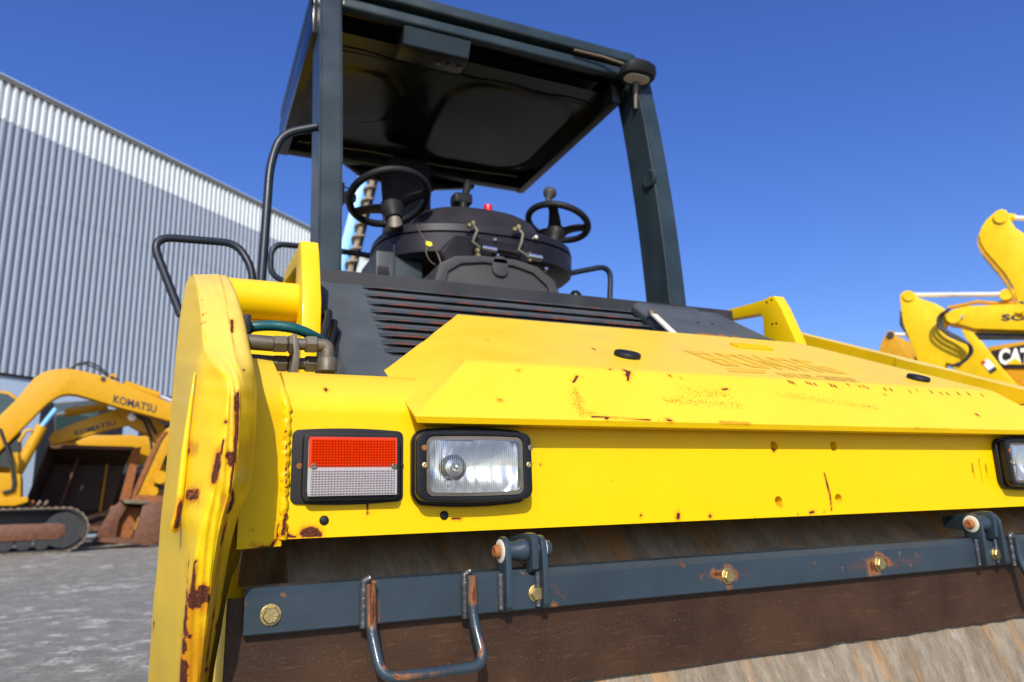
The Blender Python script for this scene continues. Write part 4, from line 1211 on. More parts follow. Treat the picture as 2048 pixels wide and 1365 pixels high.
bm = bmesh.new(); box(bm, (.30, 1.98, 1.2), (1.78, 2.04, 1.80)); box(bm, (0.1, 1.5, 1.255), (2.0, 2.0, 1.30)); new_obj("engine_bulkhead", bm, M['dark'], roller, flat=True)

# ---- louvred black engine hood behind the cover
LY0, LY1 = 1.60, 1.98
lb = P(692, 742, Y=LY0); lt = P(668, 566, Y=LY1)
LX0, LX1 = lb.x, P(1296, 646, Y=LY1).x + 0.02
dirv = V(0, LY1 - LY0, lt.z - lb.z); LH = dirv.length; dirv.normalize()
nrm = V(1, 0, 0).cross(dirv).normalized()
if nrm.y > 0: nrm = -nrm
def on_sheet(x, t, h=0.0): return V(x, LY0, lb.z) + dirv * t + nrm * h
bm = bmesh.new()
xr = P(1418, 640, Y=LY1).x
xr2 = 1.80
prism(bm, [on_sheet(LX0, -.02), on_sheet(xr2, -.02), on_sheet(xr2 - .03, LH * .62), on_sheet(xr, LH), on_sheet(LX0, LH)], -nrm * .006, .0)
sheet_ = new_obj("louvred_hood", bm, M['hood_black'], roller)
bm = bmesh.new(); prism(bm, [on_sheet(LX0 - .0, LH, 0), on_sheet(xr, LH, 0), on_sheet(xr, LH, 0) + V(0, .40, .035), on_sheet(LX0, LH, 0) + V(0, .40, .035)], (0, 0, -.02), .004)
new_obj("hood_top", bm, M['hood_black'], sheet_)
bm = bmesh.new(); prism(bm, [on_sheet(LX0, -.035, .0), on_sheet(xr2, -.035, .0), on_sheet(xr2, -.0, .001), on_sheet(LX0, .0, .001)], (0, .0, -.02), .002)
new_obj("hood_lip", bm, M['hood_black'], sheet_)
# folded left side
bm = bmesh.new()
c1 = on_sheet(LX0, -.02); c2 = on_sheet(LX0, LH * .30); c3 = on_sheet(LX0, LH)
prism(bm, [c1, c1 + V(-.05, .14, 0.02), c2 + V(-.075, .16, .03), c3 + V(-.075, .10, .01), c3, c2], (.004, .004, 0), 0)
new_obj("hood_side", bm, M['hood_black'], sheet_, ang=20)
NL = 10
first_t = None
for k in range(NL):
    lx = 720 + 5.8 * k; ly = 563 + 16.2 * k
    r_ = ray(lx, ly); tt = (on_sheet(0, 0) - CAM).dot(nrm) / r_.dot(nrm); hit = CAM + r_ * tt
    t = (hit - on_sheet(hit.x, 0)).dot(dirv)
    xa = hit.x; xb = LX1 - .02 - .006 * k
    bm = bmesh.new()
    hgt = .0085; Lp = .034
    prof_ = []
    xs_ = [xa, xa + .012, xa + .035, xb - .035, xb - .012, xb]; hs_ = [0.0, .55, 1, 1, .55, 0.0]
    nseg = 8
    rows = []
    for x, hh in zip(xs_, hs_):
        rows.append([on_sheet(x, t - .004 + .010 * (1 - hh), hgt * hh + .0012), on_sheet(x, t + .004 + .008 * (1 - hh), hgt * hh + .0022), on_sheet(x, t + Lp * .45, hgt * hh * .62 + .0015), on_sheet(x, t + Lp * .9, .0008)])
    # refine along the length for rust on the lips
    rr = []
    for a_, b_ in zip(rows, rows[1:]):
        m_ = 60 if (b_[0] - a_[0]).length > .3 else 4
        for i in range(m_): rr.append([p.lerp(q_, i / m_) for p, q_ in zip(a_, b_)])
    rr.append(rows[-1])
    grid(bm, rr)
    # return flange under the lip, above the dark strip
    grid(bm, [[r_[0], r_[0] - nrm * .0025 + dirv * .003] for r_ in rr])
    lv = new_obj("louver", bm, M['louver'], sheet_, ang=50)
    me = lv.data; at = me.attributes.new("rust", 'FLOAT', 'POINT'); at2 = me.attributes.new("freckle", 'FLOAT', 'POINT')
    vals = []
    for v in me.vertices:
        p = v.co + roller.location
        h = (p - on_sheet(p.x, 0)).dot(nrm)
        e = 1 if h > hgt * .9 else 0
        x = p.x
        s_ = 0.5 + 0.5 * math.sin(x * 23 + k * 2.1) * math.sin(x * 51 + k)
        vals.append(min(.62, e * (0.05 + .50 * s_) * (0.5 + .6 * min(1, k / 3))))
    at.data.foreach_set("value", vals)
    bm = bmesh.new(); prism(bm, [on_sheet(xa + .012, t - .004, .0012), on_sheet(xb - .012, t - .004, .0012), on_sheet(xb - .02, t + .012, .0012), on_sheet(xa + .02, t + .012, .0012)], nrm * .0005)  # dark strip paints the shade inside the uncut slot
    new_obj("slot_shade_mesh", bm, M['dark'], lv).name = "slot_shade"
# raised panel at the right of the louvres
bm = bmesh.new()
xa = P(1252, 612, Y=LY1).x; xb = P(1440, 640, Y=LY1).x
bx = [on_sheet(xa, LH * .46, .0), on_sheet(xb + .12, LH * .30, .0), on_sheet(xb, LH, .0), on_sheet(xa - .02, LH, .0)]
prism(bm, [on_sheet(xa + .03, LH * .25, .002), on_sheet(xr2 + .02, LH * .25, .002), on_sheet(xr2 - .02, LH * .60, .002), on_sheet(xr + .005, LH - .015, .002), on_sheet(xa + .0, LH - .015, .002)], nrm * .032, .014, 3)
rp_ = new_obj("hood_panel", bm, M['hood_black'], sheet_)
bm = bmesh.new(); a = on_sheet(xa + .02, LH - .02, .02)
prism(bm, [a + V(-.03, 0, -.03), a + V(xr - xa - .02, 0, -.03), a + V(xr - xa - .07, .02, .030), a + V(.02, .02, .030)], (0, .30, .02), .012); new_obj("panel_cap", bm, M['hood_black'], sheet_)
bm = bmesh.new()
def on_plane(px, py, h):
    r_ = ray(px, py); return CAM + r_ * ((on_sheet(0, 0, h) - CAM).dot(nrm) / r_.dot(nrm))
a = on_plane(1305, 627, .050); b = on_plane(1348, 668, .050)
bar(bm, a, b, .022, .008, up=tuple(nrm), bev=.002); new_obj("panel_strut", bm, M['nylon'], sheet_)
bm = bmesh.new(); lathe(bm, a, (0, -1, .6), [(.015, -.006), (.015, .006), (.008, .010), (0, .010)], 14); new_obj("strut_pivot", bm, M['fitting'], sheet_, ang=40)
for px, py in ((1370, 642), (1398, 645)):
    bm = bmesh.new(); lathe(bm, on_sheet(P(px, py, Y=LY1 - .05).x, LH * .75, .0345), nrm, [(.006, -.002), (.006, .0008), (0, .0008)], 12); new_obj("panel_shade_disc", bm, M['dark'], rp_)  # dark discs stand in for hole shade, the panel is uncut
for px, wv in ((1372, .035), (1402, .02), (1428, .014)):
    bm = bmesh.new(); c = on_sheet(P(px, 655, Y=LY1 - .09).x, LH * .56, .0348)
    bm.faces.new([bm.verts.new(c + V(1, 0, 0) * (wv * math.cos(a_) * (1 + .3 * math.sin(3 * a_))) + dirv * (.012 * math.sin(a_))) for a_ in np.linspace(0, 2 * math.pi, 12, endpoint=False)])
    new_obj("rust_patch", bm, M['rust'], rp_)
bm = bmesh.new(); c = on_sheet(P(1478, 662, Y=LY1 - .09).x, LH * .50, .034)
prism(bm, [c + V(1, 0, 0) * x + dirv * y for x, y in rrect(.05, .025, .006, 3)], nrm * .007, .002); new_obj("panel_handle", bm, M['louver'], rp_)
bm = bmesh.new(); p = P(1151, 594, Y=2.2)
lathe(bm, p, (0, 0, 1), [(0, .024), (.012, .021), (.021, .010), (.024, -.002), (.020, -.014), (.010, -.022), (.008, -.20)][::1], 18); new_obj("lever_knob", bm, M['bezel'], roller, ang=60)

# ---- roll-over frame posts
PYB = 2.27
def post(xs_out, prof_, xi, name="roll_bar_post", disc=False):
    bm = bmesh.new()
    rings = []
    for z, x, y, wx, dy in prof_:
        rings.append([V(x, y, z), V(x + wx, y, z), V(x + wx, y + dy, z), V(x, y + dy, z)])
    t = bmesh.new()
    vs = [[t.verts.new(p) for p in r_] for r_ in rings]
    for a_, b_ in zip(vs, vs[1:]):
        for k in range(4): t.faces.new((a_[k], a_[(k + 1) % 4], b_[(k + 1) % 4], b_[k]))
    t.faces.new(vs[0]); t.faces.new(list(reversed(vs[-1])))
    bmesh.ops.recalc_face_normals(t, faces=t.faces)
    es = [e for e in t.edges if len(e.link_faces) == 2 and e.calc_face_angle(0) > math.radians(50)]
    bmesh.ops.bevel(t, geom=es, offset=.008, segments=3, affect='EDGES', clamp_overlap=True)
    join_into(bm, t)
    return new_obj(name, bm, M['rops'], roller, ang=35)
zz = np.linspace(1.35, 3.07, 17)
def yy_(z):
    t = max(0, (z - 1.85) / 1.0); return 2.285 + .035 * t + .07 * t * t
prof_l = []; prof_r = []
for z in zz:
    y = yy_(z)
    r1 = ((z - EYE))
    # edges read along both posts
    prof_l.append((z, 0.358, y, .080, .17))
    prof_r.append((z, 1.745, y, .082, .17))
postl = post(None, prof_l, 0); postr = post(None, prof_r, 0)
bm = bmesh.new(); c = P(1301, 358, X=1.7445); lathe(bm, V(1.7445, c.y, c.z), (-1, 0, 0), [(.040, -.004), (.040, .008), (.034, .012), (.030, .010), (0, .010)], 24); new_obj("post_cap", bm, M['rops'], postr, ang=40)
bm = bmesh.new(); bar(bm, V(.43, 2.36, 2.20), V(.452, 2.36, 2.20), .03, .075); tube(bm, [V(.45, 2.35, 2.225), V(.466, 2.35, 2.22), V(.462, 2.35, 2.20), V(.45, 2.35, 2.198)], .003, 6); new_obj("cable_clip", bm, M['rubber'], postl)

# ---- canopy roof
RZ = 2.87
fl = P(632, 0, Z=RZ); bl_ = P(557, 303, Z=RZ); br_ = P(1032, 389, Z=RZ); fr_ = P(1256, 198, Z=RZ)
RX0 = .340; RX1 = 1.69; RY1 = 3.50
RY0 = 2.455
bm = bmesh.new()
RT = 3.085
outl = [V(RX0, RY0, RZ), V(RX1, RY0, RZ), V(RX1, RY1, RZ), V(RX0, RY1, RZ)]
def rr_xy(x0, x1, y0, y1, r_, z, n=6):
    return [V((x0 + x1) / 2 + x, (y0 + y1) / 2 + y, z) for x, y in rrect((x1 - x0) / 2, (y1 - y0) / 2, r_, n)]
zt_r = RT - .05
for lo, hi in (((RX0, RY0, RZ + .112), (RX1, RY0 + .05, zt_r)), ((RX0, RY0 + .002, RZ), (RX0 + .045, RY1, zt_r - .002)), ((RX1 - .045, RY0 + .002, RZ), (RX1, RY1, zt_r - .002)), ((RX0 + .043, RY1 - .06, RZ + .003), (RX1 - .043, RY1 - .003, zt_r - .004))):
    box(bm, lo, hi, .006, 2)
roof = new_obj("canopy_rim", bm, M['roof'], roller, ang=35)
bm = bmesh.new(); prism(bm, rr_xy(RX0 - .0, RX1 + .085, RY0 - .045, RY1 + .02, .05, RT - .030), (0, 0, .05), .012, 3); new_obj("canopy_top", bm, M['rops'], roof, ang=35)
bm = bmesh.new()   # moulded lining with two shallow raised fields
NXg, NYg = 90, 70
pts = []
def field(x, y, x0, x1, y0, y1, r_):
    qx = max(abs(x - (x0 + x1) / 2) - (x1 - x0) / 2 + r_, 0); qy = max(abs(y - (y0 + y1) / 2) - (y1 - y0) / 2 + r_, 0)
    d = math.hypot(qx, qy) - r_
    return min(1, max(0, .5 - d / .03))
for j in range(NYg + 1):
    row = []
    for i in range(NXg + 1):
        x = RX0 + .03 + (RX1 - RX0 - .06) * i / NXg; y = RY0 + .05 + (RY1 - RY0 - .10) * j / NYg
        h = .007 * max(field(x, y, RX0 + .07, .80, 2.72, 3.15, .18), field(x, y, .98, RX1 - .09, 2.62, 3.36, .18))
        row.append(V(x, y, RZ + .062 - h))
    pts.append(row)
grid(bm, pts); new_obj("roof_lining", bm, M['roof'], roof, ang=70)
bm = bmesh.new()   # front cross member
z0 = RZ + .005
prism(bm, [(RX0 + .1, RY0 - .035, z0 + .11), (RX0 + .1, RY0 - .004, z0 + .10), (RX0 + .1, RY0 - .004, z0 + .155), (RX0 + .1, RY0 - .035, z0 + .15)], (RX1 - RX0 - .07, 0, 0), .01, 3); new_obj("front_cross_member", bm, M['rops'], roof)
bm = bmesh.new()   # roof console with light
c = P(870, 108, Z=RZ + .035)
cxr, cyr = c.x, c.y
prism(bm, [(cxr - .14, cyr - .045, RZ + .10), (cxr - .14, cyr + .10, RZ + .10), (cxr - .14, cyr + .09, RZ + .03), (cxr - .14, cyr - .015, RZ + .03)], (.28, 0, 0), .008, 2)
rc = new_obj("roof_console", bm, M['bezel'], roof)
bm = bmesh.new(); prism(bm, [(cxr - .135, cyr - .047, RZ + .095), (cxr - .135, cyr - .050, RZ + .094), (cxr - .135, cyr - .020, RZ + .036), (cxr - .135, cyr - .017, RZ + .037)], (.27, 0, 0)); new_obj("console_front_sheen", bm, M['grey_paint'], rc)  # bluish plate: sky light reflected by this face, put in as colour
for k in range(3):
    bm = bmesh.new(); lathe(bm, V(cxr + .03 + .045 * k, cyr + .05, RZ + .03), (0, 0, -1), [(.011, -.001), (.011, .006), (.008, .009), (0, .009)], 14); new_obj("console_switch", bm, M['fitting'], rc, ang=40)
bm = bmesh.new()   # lower panel at the back of the roof
pl = [P(684, 322, Y=RY1 + .02), P(723, 351, Y=RY1 + .02), P(790, 368, Y=RY1 + .02), P(852, 389, Y=RY1 + .02), P(873, 378, Y=RY1 + .02), P(949, 376, Y=RY1 + .02), P(949, 350, Y=RY1 + .02), P(684, 300, Y=RY1 + .02)]
prism(bm, pl, (0, .03, 0), .004); new_obj("rear_valance", bm, M['roof'], roof)
bm = bmesh.new(); c = P(1042, 342, X=RX1 - .048); prism(bm, [V(RX1 - .046, c.y + y, c.z + z) for y, z in rrect(.03, .022, .003, 3)], (-.002, 0, 0)); new_obj("rim_plate", bm, M['fitting'], roof)
# wires under the front edge
bm = bmesh.new(); tube(bm, [V(x, RY0 + .15 + .004 * math.sin(x * 20), RZ + .058 - .006 * abs(math.sin(x * 9))) for x in np.linspace(RX0 + .08, RX1 - .08, 40)], .004, 6); new_obj("roof_cable", bm, M['rubber'], roof)
bm = bmesh.new(); tube(bm, [V(x, RY1 - .10, RZ + .05 - .012 * abs(math.sin(x * 4))) for x in np.linspace(RX0 + .08, RX1 - .08, 40)], .004, 6); new_obj("roof_cable", bm, M['wire'], roof)
# small rubber grommets and light box at the front left corner
bm = bmesh.new(); c = P(740, 12, Y=RY0 + .05); bar(bm, c + V(-.05, 0, .01), c + V(.02, 0, 0), .05, .03, bev=.006); new_obj("corner_lamp", bm, M['fitting'], roof)
# work lamp at the right front corner
c = P(1275, 144, Y=2.37)
bm = bmesh.new()
def oval(a, b, z, n=28, e=2.6):
    o_ = []
    for k in range(n):
        t = 2 * math.pi * k / n
        o_.append(c + V(a * abs(math.cos(t)) ** (2 / e) * math.copysign(1, math.cos(t)), b * abs(math.sin(t)) ** (2 / e) * math.copysign(1, math.sin(t)) - z * .3, z))
    return o_
rings = [oval(.070, .045, -.028), oval(.082, .055, -.026), oval(.086, .060, -.008), oval(.080, .058, .014), oval(.060, .045, .028), oval(.03, .02, .032)]
vs = [[bm.verts.new(p) for p in r_] for r_ in rings]
for a_, b_ in zip(vs, vs[1:]):
    for k in range(28): bm.faces.new((a_[k], a_[(k + 1) % 28], b_[(k + 1) % 28], b_[k]))
bm.faces.new(vs[-1]); bm.faces.new(vs[0])
wl = new_obj("work_lamp", bm, M['rubber'], roller, ang=40)
bm = bmesh.new(); prism(bm, oval(.060, .036, -.0295), (0, 0, -.004), 0); new_obj("work_lamp_glass", bm, M['nylon'], wl)
bm = bmesh.new(); tube(bm, [c + V(.01, .03, -.02), c + V(.012, .045, -.10), c + V(.012, .05, -.15)], [.016, .009, .008], 10); new_obj("lamp_bracket", bm, M['fitting'], wl, ang=50)
bm = bmesh.new(); tube(bm, [c + V(-.06, .0, .02), c + V(-.16, .02, .045), c + V(-.30, .03, .05)], .007, 8); new_obj("lamp_cable", bm, M['wire'], wl, ang=50)

# ---- hand rails
def rail(pts, r_=.0165, fil=.09):
    bm = bmesh.new(); tube(bm, pts, r_ * .88, 14, fil, 8); return new_obj("hand_rail", bm, M['tube'], roller, ang=60)
rail([P(634, 254, Y=2.38), P(562, 268, Y=2.40), P(540, 330, Y=2.40), P(523, 562, Y=2.36), P(521, 600, Y=2.36)], .0165, .14)
rail([P(362, 632, Y=2.36), P(300, 473, Y=2.38), P(474, 487, Y=2.42), P(506, 540, Y=2.40), P(503, 600, Y=2.40)], .0145, .07)
rail([P(575, 568, Y=3.1), P(541, 548, Y=3.1), P(543, 487, Y=3.1), P(640, 497, Y=3.12), P(770, 516, Y=3.15)], .0145, .07)
rail([P(1140, 547, Y=2.75), P(1222, 531, Y=2.75), P(1218, 640, Y=2.75)], .0145, .08)
bm = bmesh.new(); box(bm, (0.02, 2.2, 1.30), (2.08, 3.5, 1.36), .01); new_obj("platform", bm, M['dark'], roller)
for xa, xb in ((.05, .5), (1.62, 2.05)):
    bm = bmesh.new(); box(bm, (xa, 2.3, 1.36), (xb, 3.3, 1.50), .02); new_obj("platform_step", bm, M['hood_black'], roller)
# rear frame and drum, hidden from the front
bm = bmesh.new(); box(bm, (.12, 2.05, .45), (1.98, 3.6, 1.30), .03); new_obj("chassis", bm, M['yellow'], roller)
bm = bmesh.new(); lathe(bm, V(.15, 4.25, DR), (1, 0, 0), [(DR, 0), (DR, 1.8)], 64); new_obj("rear_drum", bm, M['drum'], roller)
bm = bmesh.new(); box(bm, (.05, 3.6, .95), (2.05, 4.9, 1.5), .05); box(bm, (.0, 3.55, .4), (.13, 4.4, 1.3), .03); box(bm, (1.97, 3.55, .4), (2.1, 4.4, 1.3), .03); new_obj("rear_frame", bm, M['yellow'], roller)

# ---- operator's console
cc = V(1.135, 2.90, 0)
def plan(a, b, n=64, e=2.5, skew=0):
    o_ = []
    for k in range(n):
        t = 2 * math.pi * k / n
        o_.append((a * abs(math.cos(t)) ** (2 / e) * math.copysign(1, math.cos(t)), b * abs(math.sin(t)) ** (2 / e) * math.copysign(1, math.sin(t))))
    return o_
zs_ = P(937, 466, Y=2.58).z             # seam
def shell(levels, name, mat, parent, c0=cc, cap=True, e=2.5):
    bm = bmesh.new(); vs = []
    for a, b, z, dx, dy in levels:
        vs.append([bm.verts.new((c0.x + dx + x, c0.y + dy + y, z)) for x, y in plan(a, b, e=e)])
    for p, q_ in zip(vs, vs[1:]):
        for k in range(len(p)): bm.faces.new((p[k], p[(k + 1) % len(p)], q_[(k + 1) % len(p)], q_[k]))
    if cap: bm.faces.new(vs[0]); bm.faces.new(vs[-1])
    return new_obj(name, bm, mat, parent, ang=40)
dash = shell([(.36, .22, zs_ - .098, 0, 0), (.430, .315, zs_ - .094, 0, 0), (.446, .330, zs_ - .082, 0, 0), (.452, .336, zs_ - .006, 0, 0), (.442, .326, zs_ - .005, 0, 0), (.442, .326, zs_ + .003, 0, 0),
              (.452, .336, zs_ + .004, 0, 0), (.446, .330, zs_ + .035, 0, 0), (.425, .31, zs_ + .050, 0, 0), (.34, .285, zs_ + .056, .0, 0), (.315, .268, zs_ + .070, .0, 0),
              (.285, .235, zs_ + .150, .0, .02), (.255, .205, zs_ + .178, -.0, .03), (.18, .13, zs_ + .19, 0, .03)], "console", M['plastic'], roller)
bm = bmesh.new()
prism(bm, [(.98, 2.60, zs_ - .235), (1.26, 2.60, zs_ - .235), (1.26, 2.555, zs_ - .02), (.935, 2.555, zs_ - .02), (.87, 2.60, zs_ - .09)], (0, .40, 0), .02, 3); new_obj("console_pod", bm, M['plastic'], dash)
bm = bmesh.new()   # ribbed grey pedestal cover
pc = P(1000, 580, Y=2.50)
px0 = P(872, 560, Y=2.5).x; px1 = P(1124, 590, Y=2.5).x; ztp = P(1000, 514, Y=2.5).z
mid = (px0 + px1) / 2; hw = (px1 - px0) / 2
ol = [(mid - hw, 1.72), (mid - hw * 1.0, ztp - .12), (mid - hw * .93, ztp - .05), (mid - hw * .7, ztp - .015), (mid - hw * .3, ztp), (mid + hw * .25, ztp), (mid + hw * .62, ztp - .02), (mid + hw * .9, ztp - .07), (mid + hw, ztp - .14), (mid + hw, 1.72)]
prism(bm, [(x, 2.52, z) for x, z in ol], (0, .30, 0), .02, 3); ped = new_obj("pedestal", bm, M['grey_plastic'], roller)
bm = bmesh.new()
ol2 = [(mid + (x - mid) * .86, 1.72 if z < 1.75 else z - .028) for x, z in ol]
prism(bm, [(x, 2.508, z) for x, z in ol], (0, .012, 0), .006, 2, holes=[[(x, 2.508, z + (.012 if z < 1.75 else 0)) for x, z in ol2]]); new_obj("pedestal_rim", bm, M['grey_plastic'], ped)
bm = bmesh.new(); c = V(P(1003, 535, Y=2.5).x, 2.508, ztp - .035); prism(bm, [c + V(x, 0, z) for x, z in rrect(.034, .042, .03, 6)], (0, .02, 0), .004); new_obj("pedestal_boss", bm, M['grey_plastic'], ped)
bm = bmesh.new(); a = P(752, 520, Y=2.72); box(bm, (a.x, 2.72, 1.70), (P(846, 520, Y=2.72).x, 3.0, P(800, 505, Y=2.72).z), .012); sp = new_obj("support_column", bm, M['hood_black'], roller)
bm = bmesh.new(); a = P(765, 545, Y=2.715); prism(bm, [a + V(x, 0, z) for x, z in rrect(.022, .022, .003, 3)], (0, -.012, 0), .003); new_obj("column_socket", bm, M['rubber'], sp)
bm = bmesh.new(); a = P(788, 528, Y=2.716); box(bm, a + V(-.003, -.004, -.12), a + V(.003, .002, .08)); new_obj("column_rib", bm, M['rops'], sp)
bm = bmesh.new(); box(bm, (.98, 2.80, 1.36), (1.50, 3.2, 1.72), .03); new_obj("pedestal_base", bm, M['dark'], roller)
# latches with the bright roller ends between them
for (pa, pb_, pc_) in (((945, 447), (951, 470), (955, 512)), ((1036, 455), (1043, 486), (1058, 520))):
    bm = bmesh.new(); Y_ = 2.545
    tube(bm, [P(pa[0] - 4, pa[1] + 4, Y=Y_), P(*pa, Y=Y_ - .01), P(pa[0] + 10, pa[1] + 14, Y=Y_ - .012), P(*pb_, Y=Y_ - .016), P(pb_[0] - 6, pb_[1] + 14, Y=Y_ - .01), P(pb_[0] + 8, pb_[1] + 24, Y=Y_ - .016), P(*pc_, Y=Y_)], .0065, 8); lt_ = new_obj("console_latch", bm, M['fitting'], dash, ang=60)
    for q_ in (pa, (pa[0] - 8, pa[1] + 5), pc_, (pc_[0] - 1, pc_[1] - 10)):
        bm = bmesh.new(); lathe(bm, P(*q_, Y=Y_ - .004), (0, -1, 0), [(.011, 0), (.011, .006), (.007, .012), (0, .012)], 12); new_obj("latch_rivet", bm, M['zinc'], lt_, ang=40)
    bm = bmesh.new(); lathe(bm, P(pb_[0] + 12, pb_[1] + 26, Y=Y_ - .012), (1, 0, -.05), [(.0145, 0), (.0145, .062), (.010, .066)], 18); new_obj("latch_roller", bm, M['steel'], lt_, ang=40)
bm = bmesh.new(); tube(bm, [P(985, 497, Y=2.54), P(1036, 507, Y=2.54)], .012, 12); new_obj("latch_bar", bm, M['rubber'], dash, ang=50)
for px, py in ((990, 480), (995, 511), (1072, 475), (1092, 538)):
    bm = bmesh.new(); lathe(bm, P(px, py, Y=2.555), (0, -1, 0), [(.008, -.02), (.008, .004), (.005, .007), (0, .007)], 10); new_obj("console_rivet", bm, M['nylon'] if px == 1072 else M['steel'], dash, ang=40)
bm = bmesh.new(); lathe(bm, P(976, 414, Y=2.80), (0, 0, 1), [(.016, -.03), (.020, .0), (.018, .006), (.012, .009), (0, .009)], 16); new_obj("stop_button", bm, M['red'], dash, ang=40)
bm = bmesh.new()
a = P(926, 399, Y=2.85)
box(bm, a + V(-.045, -.02, -.025), a + V(.04, .05, .025), .012, 3); tube(bm, [a + V(.01, .01, .02), a + V(.03, .02, .07), a + V(.035, .03, .11)], [.014, .020, .010], 10); tube(bm, [a, a + V(0, 0, -.06)], .02, 10); new_obj("signal_switch", bm, M['rubber'], dash, ang=50)
# tag on a loose wire
bm = bmesh.new(); tube(bm, [Vector(p) for p in catmull([tuple(P(x, y, Y=2.53 + .01 * math.sin(i))) for i, (x, y) in enumerate(((832, 450), (842, 468), (855, 486), (868, 496), (878, 515), (884, 540), (884, 566)))], 6)], .0028, 6); tube(bm, [Vector(p) for p in catmull([tuple(P(x, y, Y=2.53)) for x, y in ((856, 488), (852, 505), (860, 522), (870, 530))], 5)], .0024, 6); wr = new_obj("loose_wire", bm, M['wire'], dash, ang=60)
bm = bmesh.new(); a = P(858, 487, Y=2.525); prism(bm, [a + V(x, 0, z) for x, z in ((-.012, .008), (.010, .006), (.014, -.006), (.004, -.013), (-.011, -.008))], (0, .006, 0)); new_obj("wire_tag", bm, M['tag'], wr)
# steering wheels
def wheel(px, py, Y_, R_, n_, hubdir, spokes, knob, col_to):
    c = P(px, py, Y=Y_); n_ = Vector(n_).normalized()
    a = Vector((1, 0, 0)); a = (a - n_ * a.dot(n_)).normalized(); b = n_.cross(a)
    bm = bmesh.new(); NS = 56; r_ = .0155
    vs = []
    for i in range(NS):
        t = 2 * math.pi * i / NS; d = a * math.cos(t) + b * math.sin(t)
        vs.append([bm.verts.new(c + d * (R_ + r_ * math.cos(2 * math.pi * k / 12)) + n_ * r_ * math.sin(2 * math.pi * k / 12)) for k in range(12)])
    for i in range(NS):
        for k in range(12): bm.faces.new((vs[i][k], vs[i][(k + 1) % 12], vs[(i + 1) % NS][(k + 1) % 12], vs[(i + 1) % NS][k]))
    sw = new_obj("steering_wheel", bm, M['rubber'], roller, ang=70)
    hub = c - n_ * .055
    bm = bmesh.new(); lathe(bm, hub, -n_, [(.02, -.022), (.046, -.015), (.050, 0), (.040, .03), (.034, .05), (.034, .06)], 22); new_obj("wheel_hub", bm, M['rubber'], sw, ang=40)
    for t in spokes:
        t = math.radians(t); d = a * math.cos(t) + b * math.sin(t)
        bm = bmesh.new()
        p0 = hub + d * .02; p1 = c + d * (R_ - .004)
        s_ = n_.cross(d)
        rings = []
        for k in range(7):
            u = k / 6; pc__ = p0.lerp(p1, u) + n_ * (.012 * math.sin(u * math.pi)); w_ = .034 * (1 - u) + .017 * u + .010 * max(0, u - .75) * 4; h_ = .014 * (1 - u) + .011 * u
            rings.append([bm.verts.new(pc__ + s_ * w_ * x + n_ * h_ * y) for x, y in ((-1, -.3), (-.6, -1), (.6, -1), (1, -.3), (.8, .7), (-.8, .7))])
        for q0, q1 in zip(rings, rings[1:]):
            for k in range(6): bm.faces.new((q0[k], q0[(k + 1) % 6], q1[(k + 1) % 6], q1[k]))
        bm.faces.new(rings[0]); bm.faces.new(rings[-1])
        new_obj("wheel_spoke", bm, M['rubber'], sw, ang=50)
    if knob is not None:
        t = math.radians(knob); d = a * math.cos(t) + b * math.sin(t)
        bm = bmesh.new(); lathe(bm, c + d * R_ + n_ * .012, n_, [(.012, 0), (.014, .02), (.028, .038), (.031, .052), (.026, .066), (.012, .072), (0, .072)], 20); new_obj("spinner_knob", bm, M['grey_plastic'], sw, ang=50)
    bm = bmesh.new(); q_ = Vector(col_to); tube(bm, [hub - n_ * .05, hub - n_ * .085, hub.lerp(q_, .8), q_], [.026, .030, .034, .036], 16); new_obj("steering_column", bm, M['fitting'], sw, ang=50)
    return sw
zt_ = zs_ + .045
wheel(778, 396, 2.72, .160, (-.10, .36, .93), None, (250, 345, 140), 150, (P(790, 450, Y=2.76).x, 2.76, zt_))
wheel(1116, 446, 2.78, .140, (.30, .10, .95), None, (232, 335, 100), 222, (P(1108, 495, Y=2.78).x, 2.78, zt_))
# seat behind the console
bm = bmesh.new(); a = P(820, 395, Y=3.30)
prism(bm, [(a.x + x, 3.30, a.z + z) for x, z in rrect(.115, .22, .05, 6)], (0, .12, 0), .03, 3); seat = new_obj("driver_seat", bm, M['plastic'], roller)
bm = bmesh.new(); box(bm, (a.x - .10, 3.25, 1.72), (a.x + .10, 3.44, 1.86), .03, 3); new_obj("seat_cushion", bm, M['plastic'], seat)
bm = bmesh.new(); box(bm, (a.x - .11, 3.32, 1.36), (a.x + .03, 3.42, 2.25)); new_obj("seat_base", bm, M['dark'], seat)

